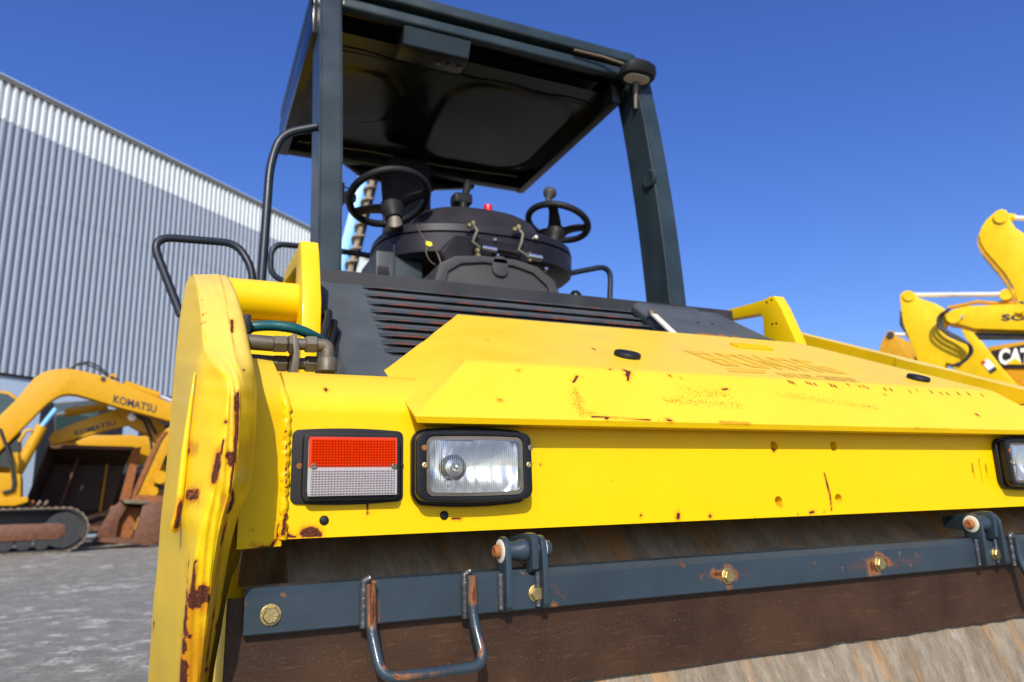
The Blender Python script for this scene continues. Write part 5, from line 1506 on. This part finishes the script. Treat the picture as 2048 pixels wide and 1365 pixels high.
# ================================================================== plant parked behind, on the left
def flat_part(name, F, px, o0, o1, mat, parent, bev=0.0, holes=None):
    bm = bmesh.new()
    pts = [F.q(x, y, o0) for x, y in px]
    hl = [[F.q(x, y, o0) for x, y in h] for h in holes] if holes else None
    prism(bm, pts, F.w * (o1 - o0), bev, 2, holes=hl)
    return new_obj(name, bm, mat, parent, ang=30)
def rod(name, F, px, off, r_, mat, parent, n=12, fil=0):
    bm = bmesh.new(); tube(bm, [F.q(x, y, off) for x, y in px], r_, n, fil)
    return new_obj(name, bm, mat, parent, ang=50)
def pin(name, F, px, o0, o1, r_, mat, parent):
    bm = bmesh.new(); a = F.q(*px, o0); lathe(bm, a, F.w, [(r_, 0), (r_, o1 - o0)], 18); return new_obj(name, bm, mat, parent, ang=40)
def lettering(txt, F, a, b, c, off, mat, parent, bold=0.0):
    """letters from a to b along the base line, c above a"""
    A = F.q(*a, off); Bq = F.q(*b, off); Cq = F.q(*c, off)
    o = words(txt, 1.0, (0, 0, 0), (1, 0, 0), (0, 1, 0), mat, parent, bold=bold)
    root = parent
    while root.parent is not None: root = root.parent
    co = np.array([v.co + root.location for v in o.data.vertices]); lo = co.min(0); hi = co.max(0)
    for v in o.data.vertices:
        p = v.co + root.location
        v.co = A + (Bq - A) * ((p.x - lo[0]) / (hi[0] - lo[0])) + (Cq - A) * ((p.y - lo[1]) / (hi[1] - lo[1])) - root.location
    return o
def stadium(F, x0, x1, zb_, zt_, n=14):
    r_ = (zt_ - zb_) / 2; out = []
    for k in range(n + 1):
        a = -math.pi / 2 + math.pi * k / n; out.append((x1 - r_ + r_ * math.cos(a), zb_ + r_ + r_ * math.sin(a)))
    for k in range(n + 1):
        a = math.pi / 2 + math.pi * k / n; out.append((x0 + r_ + r_ * math.cos(a), zb_ + r_ + r_ * math.sin(a)))
    return out
def crawler(F, x0, x1, h, off, wid, parent, mats=('track', 'bucket')):
    """track loop of separate shoes round a rusty side frame, in metres along F.u"""
    pt = lambda x, z, o: F.O + F.u * x + F.w * (off + o) + V(0, 0, z)
    ol = stadium(F, x0, x1, 0.02, h)
    path = [Vector((x, z, 0)) for x, z in ol]; path.append(path[0])
    step_ = .19; acc = 0; pads = []
    for a, b in zip(path, path[1:]):
        L = (b - a).length
        while acc < L:
            p = a + (b - a) * (acc / L); d = (b - a).normalized(); pads.append((p, d)); acc += step_
        acc -= L
    bm = bmesh.new()
    i_ol = stadium(F, x0 + .07, x1 - .07, .09, h - .07)
    prism(bm, [pt(x, z, .05) for x, z in ol], F.w * (wid - .1), 0, holes=[[pt(x, z, .05) for x, z in i_ol]])
    ch = new_obj("track_chain", bm, M['dark'], parent, ang=40)
    for p, d in pads:
        nn = Vector((d.y, -d.x, 0))
        bm = bmesh.new(); a_ = p - d * .075 - nn * .03; pl_ = [p + d * s_ + nn * t_ for s_, t_ in ((-.085, -.025), (.085, -.025), (.085, .012), (.03, .012), (.022, .045), (-.005, .045), (-.01, .012), (-.085, .012))]
        prism(bm, [pt(q_.x, q_.y, 0) for q_ in pl_], F.w * wid); new_obj("track_shoe", bm, M[mats[0]], ch, flat=True)
    bm = bmesh.new(); fr = [(x0 + h * .7, h * .30), (x1 - h * .62, h * .30), (x1 - h * .45, h * .42), (x1 - h * .45, h * .60), (x1 - h * .62, h * .66), (x0 + h * .7, h * .66)]
    prism(bm, [pt(x, z, .10) for x, z in fr], F.w * (wid - .2), .02); new_obj("track_frame", bm, M[mats[1]], parent)
    for x in (x0 + h / 2, x1 - h / 2):
        bm = bmesh.new(); lathe(bm, pt(x, h / 2, .12), F.w, [(h * .40, 0), (h * .40, .05), (h * .34, .06), (h * .34, wid - .3), (h * .40, wid - .28), (h * .40, wid - .24)], 24); new_obj("idler_wheel", bm, M['dark'], parent, ang=40)
    k = x0 + h
    while k < x1 - h * .8:
        bm = bmesh.new(); lathe(bm, pt(k, h * .24, .14), F.w, [(h * .16, 0), (h * .16, wid - .28)], 14); new_obj("track_roller", bm, M['dark'], parent, ang=40); k += .45
def bucket(F, side, o0, o1, mat, parent, teeth, name="bucket", thick=.05):
    """side: px outline running from the cutting edge round the back to the top lip"""
    a = [F.q(x, y, o0) for x, y in side]
    bm = bmesh.new()
    ins = F.w * (o1 - o0)
    back = a
    c = sum(a, Vector()) / len(a)
    inner = [p.lerp(c, .07) for p in a]
    for i in range(len(a) - 1):
        prism(bm, [a[i], a[i + 1], inner[i + 1], inner[i]], ins)
    b = new_obj(name, bm, mat, parent, ang=30)
    for o in (o0, o1 - thick):
        bm = bmesh.new(); prism(bm, [F.q(x, y, o) for x, y in side], F.w * thick, .01); new_obj("side_plate", bm, mat, b)
    n = teeth; e0 = F.q(*side[0], o0); d = (a[0] - a[1]).normalized()
    for k in range(n):
        p = e0 + ins * ((k + .5) / n)
        bm = bmesh.new(); prism(bm, [p - F.w * .06 - d * .1 + V(0, 0, .05), p + F.w * .06 - d * .1 + V(0, 0, .05), p + F.w * .06 - d * .1 - V(0, 0, .03), p - F.w * .06 - d * .1 - V(0, 0, .03)], d * .33); new_obj("bucket_tooth", bm, M['track'], b)
    return b

# ---- crawler excavator in front of the warehouse
G1 = P(80, 1108, Z=0)
F1 = Facing(G1)
ex = thing("excavator", "yellow crawler excavator with lettered bent boom, in front of the warehouse left of the roller", "excavator", tuple(G1), "parked excavators")
m_ = (F1.q(180, 1060) - F1.q(80, 1060)).length / 100     # metres per pixel there
xr_ = (F1.q(176, 1065) - G1).dot(F1.u)
crawler(F1, xr_ - 4.3, xr_, 1.32, 0.0, .62, ex)
crawler(F1, xr_ - 4.3, xr_, 1.32, 2.2, .62, ex)
bm = bmesh.new(); c = G1 + F1.u * (xr_ - 2.15) + F1.w * 1.4
prism(bm, [c + F1.u * x + F1.w * y + V(0, 0, .55) for x, y in ((-1.5, -.8), (1.4, -.8), (1.4, .8), (-1.5, .8))], (0, 0, .75), .05); lathe(bm, c + V(0, 0, 1.3), (0, 0, 1), [(.75, 0), (.75, .22)], 24)
new_obj("undercarriage", bm, M['dark'], ex)
boom = [(-150, 985), (-60, 905), (0, 831), (32, 800), (52, 776), (68, 757), (82, 747), (97, 741), (129, 737), (155, 740), (206, 752), (270, 777), (342, 806), (410, 838), (424, 852), (420, 870), (400, 872), (342, 843), (290, 829), (238, 815), (180, 797), (155, 790), (139, 788), (124, 790), (113, 795), (95, 807), (77, 824), (40, 862), (0, 902), (-60, 955), (-140, 1010)]
bo = flat_part("boom", F1, boom, 1.2, 1.75, M['far_yellow'], ex, .03)
lettering("KOMATSU", F1, (226, 806), (312, 827), (228, 790), 1.19, M['navy'], bo, .02)
for dx, dy in ((0, 0), (5, -4)):
    rod("boom_hose", F1, [(140 + dx, 738), (152 + dx, 731 + dy), (172 + dx, 728 + dy), (192 + dx, 737 + dy), (215 + dx, 752), (240, 762)], 1.45 + .03 * dx, .03, M['dark'], bo)
rod("hose_clip", F1, [(218, 754), (226, 750), (232, 756)], 1.42, .05, M['far_yellow'], bo)
rod("stick_cylinder", F1, [(248, 768), (318, 792)], 1.47, .13, M['far_yellow'], bo, 14)
rod("cylinder_rod", F1, [(318, 792), (372, 812)], 1.47, .06, M['chrome'], bo)
pin("boom_pin", F1, (206, 758), 1.15, 1.8, .07, M['dark'], bo)
bc = rod("boom_cylinder", F1, [(28, 955), (84, 853)], 1.0, .17, M['far_yellow'], ex, 14)
rod("cylinder_rod", F1, [(84, 853), (112, 818)], 1.0, .08, M['pale_blue'], bc)
rod("cylinder_pipe", F1, [(38, 884), (52, 862), (64, 860)], .85, .05, M['far_yellow'], bc)
st = flat_part("stick", F1, [(402, 840), (425, 850), (430, 872), (356, 884), (330, 915), (303, 985), (284, 1004), (266, 1000), (268, 985), (292, 930), (318, 876), (336, 856), (372, 842)], 1.25, 1.7, M['old_yellow'], ex, .03)
flat_part("stick_plate", F1, [(335, 862), (322, 880), (276, 982), (268, 1000), (262, 1000), (268, 980), (300, 905), (322, 868)], 1.17, 1.24, M['rust'], st)
rod("bucket_link", F1, [(304, 950), (330, 985), (322, 1012)], 1.4, .08, M['dark'], st)
pin("link_pin", F1, (306, 983), 1.1, 1.25, .16, M['far_yellow'], st); pin("link_pin", F1, (321, 955), 1.1, 1.25, .22, M['far_yellow'], st)
bk = flat_part("bucket", F1, [(262, 1087), (286, 1012), (332, 1000), (350, 1050), (332, 1084), (292, 1091)], .55, .62, M['bucket'], ex, .01)
flat_part("bucket_back", F1, [(222, 1012), (282, 1016), (262, 1078), (206, 1070)], 1.95, 2.05, M['rust'], bk)
flat_part("side_plate", F1, [(186, 1084), (206, 1046), (226, 1014), (246, 1000), (262, 1003), (238, 1040), (230, 1084)], 1.7, 1.77, M['bucket'], bk, .01)
flat_part("bucket_rim", F1, [(244, 999), (302, 1002), (300, 1009), (250, 1007)], .7, 1.9, M['track'], bk, .02)
flat_part("bucket_floor", F1, [(188, 1084), (262, 1088), (300, 1091), (300, 1084), (240, 1076), (200, 1076)], .6, 1.9, M['bucket'], bk)
for k in range(5):
    flat_part("bucket_tooth", F1, [(180 + 13 * k, 1089), (196 + 13 * k, 1078), (206 + 13 * k, 1082), (194 + 13 * k, 1090)], .62 + .2 * (4 - k), .78 + .2 * (4 - k), M['track'], bk)
flat_part("bucket_ear", F1, [(262, 1000), (276, 990), (330, 992), (336, 1006), (290, 1012)], .95, 1.05, M['rust'], bk)
# upper body, mostly left of the picture
bd = flat_part("body", F1, [(-330, 1010), (-330, 905), (-300, 890), (-20, 895), (-10, 945), (42, 948), (42, 1010)], .1, 2.6, M['far_yellow'], ex, .05)
flat_part("deck", F1, [(-330, 1010), (56, 994), (56, 1004), (30, 1012), (-330, 1016)], .05, 2.7, M['far_yellow'], bd, .02)
cabin = flat_part("cab", F1, [(-150, 950), (-150, 790), (-135, 776), (-20, 778), (20, 784), (40, 800), (44, 950)], 1.9, 2.6, M['far_yellow'], ex, .05)
flat_part("window", F1, [(-60, 935), (-60, 784), (-18, 783), (16, 789), (36, 804), (40, 935)], 1.85, 1.9, M['cab_glass'], cabin)
flat_part("window", F1, [(-140, 870), (-140, 784), (-66, 784), (-66, 870)], 1.85, 1.9, M['cab_glass'], cabin)
rod("boom_hose", F1, [(0, 858), (10, 885), (22, 920), (28, 965), (25, 980), (5, 986)], .02, .05, M['dark'], bd, 10)
flat_part("body_step", F1, [(24, 950), (36, 950), (36, 905), (26, 905)], .2, .6, M['far_yellow'], bd)
for k, x in enumerate((36, 52, 66, 80)):
    rod("scrap_bar", F1, [(x, 1022), (x + 16, 1002)], .3 + .2 * k, .05, M['rust' if k == 1 else 'track'], bd)

# ---- wheel loader with its big scoop, behind the excavator
G2 = P(160, 990, d=25.5); G2.z = 0
F2 = Facing(G2)
wlr = thing("wheel_loader", "wheel loader behind the excavator with a huge dark empty scoop facing us", "wheel loader", tuple(G2))
def at2(px, o): return [F2.q(x, y, o) for x, y in px]
front = [(34, 1056), (100, 893), (268, 897), (224, 1056)]
rear = [(70, 1020), (110, 930), (250, 932), (222, 1022)]
bm = bmesh.new()
fa = at2(front, 0.0); ra = at2(rear, 1.5)
for i, j in ((0, 1), (1, 2), (3, 0)):
    t = (fa[i] + fa[j]) / 2
    n_ = (fa[j] - fa[i]).cross(F2.w).normalized() * .06
    prism(bm, [fa[i], fa[j], ra[j], ra[i]], n_)
prism(bm, ra, F2.w * .06)
sc_ = new_obj("scoop", bm, M['scoop'], wlr, flat=True)
flat_part("scoop_side", F2, [(268, 897), (283, 893), (262, 990), (240, 1056), (224, 1056)], -.05, .2, M['rust'], sc_)
flat_part("scoop_lip", F2, [(98, 890), (270, 894), (268, 900), (100, 897)], -.06, .1, M['bucket'], sc_)
flat_part("cutting_edge", F2, [(26, 1062), (230, 1062), (226, 1052), (36, 1052)], -.12, .1, M['bucket'], sc_)
rod("scoop_rib", F2, [(160, 905), (112, 1035)], 1.0, .05, M['bucket'], sc_); rod("scoop_rib", F2, [(215, 925), (200, 1025)], 1.4, .04, M['old_yellow'], sc_)
for o in (2.2, 3.4):
    flat_part("lift_arm", F2, [(150, 885), (175, 872), (268, 870), (300, 892), (300, 915), (262, 900), (170, 900)], o, o + .35, M['far_yellow'], wlr, .03)
rod("tilt_cylinder", F2, [(170, 878), (262, 880)], 2.9, .16, M['far_yellow'], wlr)
cb = flat_part("cab", F2, [(108, 880), (108, 806), (198, 800), (206, 880)], 4.2, 5.6, M['dark'], wlr, .05)
flat_part("window", F2, [(112, 876), (112, 810), (150, 808), (152, 876)], 4.15, 4.2, M['cab_glass'], cb)
flat_part("window", F2, [(156, 876), (154, 808), (194, 804), (201, 876)], 4.15, 4.2, M['cab_glass'], cb)
flat_part("body", F2, [(110, 1000), (110, 872), (330, 872), (345, 1000)], 4.5, 7.5, M['far_yellow'], wlr, .08)
flat_part("frame", F2, [(130, 1010), (130, 930), (300, 930), (300, 1010)], 2.0, 4.6, M['dark'], wlr, .05)
for x in (120, 262):
    for o in (2.4, 6.2):
        bm = bmesh.new(); c = F2.q(x, 1000, o); c.z = .75; lathe(bm, c, F2.w, [(.35, 0), (.66, .02), (.75, .1), (.75, .5), (.66, .58), (.35, .6)], 28); wh = new_obj("tyre", bm, M['rubber'], wlr, ang=40)
        bm = bmesh.new(); lathe(bm, c - F2.w * .01, F2.w, [(.36, 0), (.30, .05), (0, .06)], 20); new_obj("rim", bm, M['far_yellow'], wh, ang=40)

# ---- second excavator further back: its stick and head end
G3 = P(190, 990, d=24.3); G3.z = 0
F3 = Facing(G3)
ex2 = thing("excavator", "excavator further back whose lettered stick shows above the dark loader scoop", "excavator", tuple(G3), "parked excavators")
s2 = flat_part("stick", F3, [(96, 880), (104, 866), (150, 846), (236, 817), (262, 826), (274, 836), (266, 848), (215, 860), (130, 884), (104, 890)], 0.5, .95, M['far_yellow'], ex2, .03)
lettering("KOMATSU", F3, (150, 872), (232, 850), (148, 862), .48, M['navy'], s2, .02)
rod("stick_cylinder", F3, [(130, 826), (215, 812)], .72, .15, M['far_yellow'], s2); rod("cylinder_rod", F3, [(112, 829), (130, 826)], .72, .07, M['chrome'], s2)
flat_part("boom", F3, [(232, 822), (262, 812), (330, 850), (390, 920), (400, 990), (370, 990), (340, 920), (300, 872), (262, 852)], .4, 1.05, M['old_yellow'], ex2, .03)
pin("boom_pin", F3, (264, 834), .35, .6, .14, M['chrome'], ex2)
rod("boom_hose", F3, [(268, 828), (288, 842), (300, 870), (304, 900)], .35, .05, M['dark'], ex2); rod("boom_hose", F3, [(274, 826), (296, 838), (312, 868)], .35, .05, M['dark'], ex2)
bd3 = flat_part("body", F3, [(300, 1030), (300, 930), (520, 930), (520, 1030)], .2, 2.8, M['far_yellow'], ex2, .05)
crawler(F3, 2.2, 6.0, .95, 0.2, .6, ex2); crawler(F3, 2.2, 6.0, .95, 2.3, .6, ex2)
flat_part("cab", F3, [(330, 935), (330, 850), (410, 848), (420, 935)], .3, 1.6, M['cab_glass'], bd3, .05)
# ---- row of dark boxes painting in loading-door shade under the cladding
for k in range(12):
    wall_box("bay_shade", 2 + 5.4 * k, 6.4 + 5.4 * k, .15, z_base - 1.1, .02, .09, M['dark'])

# ================================================================== plant parked on the right
def stand(px, d):
    o = P(px, 990, d=d); o.z = 0; return o
G4 = stand(1900, 13.0); F4 = Facing(G4, -6)
e4 = thing("excavator", "bright yellow excavator right of the roller with a chrome rod above its angled stick", "excavator", tuple(G4), "parked excavators")
stick = [(1799, 592), (1803, 586), (1810, 582), (1818, 581), (1826, 584), (1832, 590), (1836, 596), (1870, 607), (1891, 619), (1896, 640), (1886, 655), (1892, 672), (1917, 683), (1942, 690), (1936, 706), (1914, 731), (1892, 726), (1880, 760), (1850, 760), (1806, 648), (1802, 622)]
s4 = flat_part("stick", F4, stick, 0, .42, M['far_yellow2'], e4, .02)
b4 = flat_part("boom", F4, [(1891, 637), (1896, 628), (1906, 619), (1930, 613), (1942, 612), (2060, 607), (2190, 640), (2230, 720), (2210, 780), (2180, 780), (2160, 720), (2060, 661), (1950, 658), (1917, 648), (1895, 645)], -.06, .48, M['far_yellow2'], e4, .02)
lettering("SO", F4, (2003, 642), (2054, 641), (2003, 629), -.07, M['navy'], b4, .03)
pin("boom_pin", F4, (1907, 634), -.12, .1, .12, M['far_yellow2'], b4); pin("boom_pin", F4, (1923, 634), -.10, .1, .03, M['steel'], b4)
rod("boom_pipe", F4, [(1896, 616), (1930, 610), (1955, 604), (1985, 607), (2060, 606)], .2, .035, M['old_yellow'], b4)
rod("stick_rod", F4, [(1828, 590), (2004, 589)], .21, .045, M['chrome'], s4, 14)
cy4 = rod("stick_cylinder", F4, [(2016, 589), (2190, 600)], .21, .10, M['far_yellow2'], b4, 14)
pin("rod_eye", F4, (1818, 592), -.03, .45, .10, M['far_yellow2'], s4); pin("rod_eye", F4, (2012, 589), .1, .33, .10, M['far_yellow2'], cy4)
flat_part("weld_plate", F4, [(1882, 764), (1806, 650), (1802, 622), (1800, 622), (1799, 650), (1872, 764)], .01, .41, M['dark'], s4)
for k in range(3):
    rod("hydraulic_hose", F4, [(1900 - 2 * k, 618 + k), (1884 - 4 * k, 632), (1881 - 3 * k, 650 + 2 * k), (1895, 664 + 3 * k), (1920, 676 + 3 * k), (1938 + 2 * k, 690), (1942 + 2 * k, 704), (1930 + k, 722), (1905 + 4 * k, 732)], -.12 - .05 * k, .022, M['dark'], s4, 8, .15)
flat_part("boom_cylinder", F4, [(1948, 666), (2160, 668), (2160, 676), (1956, 676)], .05, .3, M['dark'], b4)
bd4 = flat_part("body", F4, [(2080, 960), (2080, 760), (2110, 740), (2330, 740), (2330, 960)], -.6, 1.8, M['far_yellow2'], e4, .05)
crawler(F4, 1.0, 4.6, .95, -.7, .55, e4); crawler(F4, 1.0, 4.6, .95, 1.5, .55, e4)
bucket(F4, [(1780, 1010), (1790, 930), (1830, 880), (1890, 870), (1900, 960), (1850, 1010)], -.3, .75, M['bucket'], e4, 5)
flat_part("lower_stick", F4, [(1850, 758), (1882, 758), (1890, 880), (1840, 890)], .03, .4, M['far_yellow2'], s4, .02)

G5 = stand(2010, 10.0); F5 = Facing(G5, -4)
e5 = thing("excavator", "yellow excavator at the right edge whose thick curved stick rises above the others", "excavator", tuple(G5), "parked excavators")
s5 = flat_part("stick", F5, [(1994, 421), (2003, 418), (2013, 421), (2018, 430), (2022, 442), (2031, 456), (2048, 467), (2090, 500), (2150, 560), (2160, 640), (2100, 650), (2048, 634), (2040, 625), (2034, 600), (2024, 572), (2010, 548), (1990, 525), (1970, 502), (1960, 485), (1957, 470), (1962, 455), (1972, 440), (1984, 429)], 0, .34, M['far_yellow2'], e5, .02)
flat_part("underside_shade", F5, [(1957, 470), (1960, 487), (1970, 504), (2008, 549), (2022, 574), (2032, 602), (2040, 628), (2035, 616), (2028, 602), (2016, 575), (1998, 548), (1962, 506), (1955, 490), (1955, 474)], .02, .32, M['old_yellow'], s5)  # darker yellow strip puts the shade of the underside into the colour
pin("rod_eye", F5, (2002, 434), -.03, .37, .09, M['far_yellow2'], s5)
r5 = rod("stick_rod", F5, [(2006, 434), (2030, 436)], .17, .055, M['far_yellow2'], s5); rod("rod_end", F5, [(2030, 436), (2200, 446)], .17, .035, M['chrome'], r5)
pin("stick_pin", F5, (2038, 617), -.04, .36, .07, M['far_yellow2'], s5); pin("stick_pin", F5, (2043, 607), -.03, .0, .03, M['dark'], s5)
flat_part("boom", F5, [(2110, 560), (2150, 520), (2240, 600), (2300, 760), (2300, 860), (2230, 860), (2220, 760), (2160, 640)], -.1, .44, M['far_yellow2'], e5, .03)
bd5 = flat_part("body", F5, [(2180, 990), (2180, 800), (2420, 800), (2420, 990)], -.6, 1.8, M['far_yellow2'], e5, .05)
crawler(F5, .9, 4.2, .9, -.7, .5, e5); crawler(F5, .9, 4.2, .9, 1.4, .5, e5)

G6 = stand(1800, 19.0); F6 = Facing(G6, -6)
e6 = thing("excavator", "farthest excavator on the right, only its stick tip and chrome rod showing", "excavator", tuple(G6), "parked excavators")
s6 = flat_part("stick", F6, [(1761, 690), (1768, 674), (1775, 663), (1781, 661), (1788, 664), (1793, 673), (1820, 684), (1842, 692), (1860, 718), (1870, 770), (1740, 770)], 0, .4, M['old_yellow'], e6, .02)
rod("stick_rod", F6, [(1787, 669), (1828, 670)], .2, .055, M['chrome'], s6); pin("rod_eye", F6, (1781, 670), -.05, .3, .09, M['dark'], s6)
rod("hydraulic_hose", F6, [(1842, 722), (1836, 708), (1842, 697), (1856, 702), (1858, 716)], -.1, .04, M['dark'], s6)
flat_part("boom", F6, [(1828, 690), (1870, 670), (2000, 720), (2060, 860), (2010, 860), (1960, 760), (1870, 715)], -.05, .45, M['old_yellow'], e6, .03)
bd6 = flat_part("body", F6, [(1930, 970), (1930, 840), (2100, 840), (2100, 970)], -.5, 2.0, M['old_yellow'], e6, .05)
crawler(F6, 2.0, 5.6, .95, -.6, .5, e6); crawler(F6, 2.0, 5.6, .95, 1.6, .5, e6)
flat_part("bucket", F6, [(1745, 768), (1868, 768), (1880, 860), (1800, 920), (1735, 860)], .0, .9, M['bucket'], s6, .03)

G7 = stand(2010, 15.5); F7 = Facing(G7, -6)
e7 = thing("backhoe_loader", "yellow loader with a black lettered side panel and a white sticker on its sloping arm", "loader", tuple(G7))
bd7 = flat_part("body", F7, [(1975, 694), (2048, 682), (2260, 672), (2270, 960), (2010, 960), (1990, 800)], .25, 2.4, M['far_yellow'], e7, .04)
pn = flat_part("side_panel", F7, [(1982, 702), (2048, 690), (2250, 684), (2250, 736), (2048, 737), (2000, 736)], .20, .24, M['rubber'], bd7)
lettering("CAT", F7, (1997, 730), (2062, 730), (1998, 697), .19, M['white'], pn, .05)
flat_part("logo_triangle", F7, [(2013, 729), (2030, 716), (2046, 729)], .175, .19, M['far_yellow2'], pn)
flat_part("lower_panel", F7, [(1996, 741), (2250, 741), (2250, 860), (2020, 860)], .16, .24, M['old_yellow'], bd7)
ar7 = flat_part("lift_arm", F7, [(1919, 652), (1930, 650), (1944, 660), (1962, 682), (2000, 732), (2048, 785), (2100, 850), (2050, 880), (1960, 780), (1905, 735), (1925, 706), (1942, 690), (1930, 676)], -.5, -.1, M['far_yellow2'], e7, .02)
flat_part("sticker", F7, [(1962, 724), (1976, 718), (1990, 733), (1977, 742)], -.515, -.505, M['white'], ar7)
flat_part("sticker_bar", F7, [(1977, 742), (1990, 733), (1994, 740), (1982, 748)], -.515, -.505, M['dark'], ar7)
flat_part("sticker_bar", F7, [(1962, 724), (1968, 721), (1972, 726), (1966, 729)], -.518, -.508, M['red'], ar7)
for x, r_ in ((2060, .5), (2230, .75)):
    bm = bmesh.new(); c = F7.q(x, 960, .0); c.z = r_; lathe(bm, c, F7.w, [(r_ * .5, 0), (r_ * .9, .02), (r_, .08), (r_, .38), (r_ * .9, .44), (r_ * .5, .45)], 28); wh = new_obj("tyre", bm, M['rubber'], e7, ang=40)
    bm = bmesh.new(); lathe(bm, c - F7.w * .01, F7.w, [(r_ * .5, 0), (r_ * .42, .05), (0, .06)], 20); new_obj("rim", bm, M['far_yellow'], wh, ang=40)

# ---- blue drilling mast with its auger behind the roller
G8 = stand(670, 17.0); F8 = Facing(G8)
rig = thing("drilling_rig", "tall leaning blue mast with a muddy twisted auger seen beside the left roof post", "drilling rig", tuple(G8))
def lean(px_t, py_t, px_b, py_b, y): t = (y - py_t) / (py_b - py_t); return px_t + (px_b - px_t) * t
mst = flat_part("mast", F8, [(lean(720, 340, 664, 556, 120) , 120), (lean(744, 340, 690, 556, 120), 120), (lean(744, 340, 690, 556, 980), 980), (lean(720, 340, 664, 556, 980), 980)], 0, .45, M['pale_blue'], rig, .02)
flat_part("mast_rail", F8, [(lean(737, 340, 683, 556, 130), 130), (lean(747, 340, 693, 556, 130), 130), (lean(747, 340, 693, 556, 975), 975), (lean(737, 340, 683, 556, 975), 975)], -.08, .1, M['blue'], mst)
bm = bmesh.new()
a = F8.q(lean(750, 340, 697, 556, 150), 150, -.2); b = F8.q(lean(750, 340, 697, 556, 950), 950, -.2)
ax = (b - a); L = ax.length; ax.normalize(); s_ = ax.orthogonal().normalized(); t_ = ax.cross(s_)
for ph in (0,):
    pts0 = []; pts1 = []
    n_ = int(L / .03)
    for i in range(n_):
        an = i * .55
        pts0.append(a + ax * (i * .03) + (s_ * math.cos(an) + t_ * math.sin(an)) * .05); pts1.append(a + ax * (i * .03) + (s_ * math.cos(an) + t_ * math.sin(an)) * .17)
    prev = None
    for p, q_ in zip(pts0, pts1):
        v = [bm.verts.new(p), bm.verts.new(q_), bm.verts.new(q_ + ax * .035), bm.verts.new(p + ax * .05)]
        if prev:
            for k in range(4): bm.faces.new((prev[k], prev[(k + 1) % 4], v[(k + 1) % 4], v[k]))
        prev = v
tube(bm, [a, b], .07, 12)
new_obj("auger", bm, M['auger'], rig, ang=60)
rod("chain", F8, [(lean(758, 340, 706, 556, 150), 150), (lean(758, 340, 706, 556, 950), 950)], -.05, .045, M['dark'], rig)
flat_part("body", F8, [(500, 985), (500, 880), (760, 880), (760, 985)], .5, 3.0, M['blue'], rig, .05)
crawler(F8, -2.6, 1.6, .8, .3, .5, rig); crawler(F8, -2.6, 1.6, .8, 2.4, .5, rig)
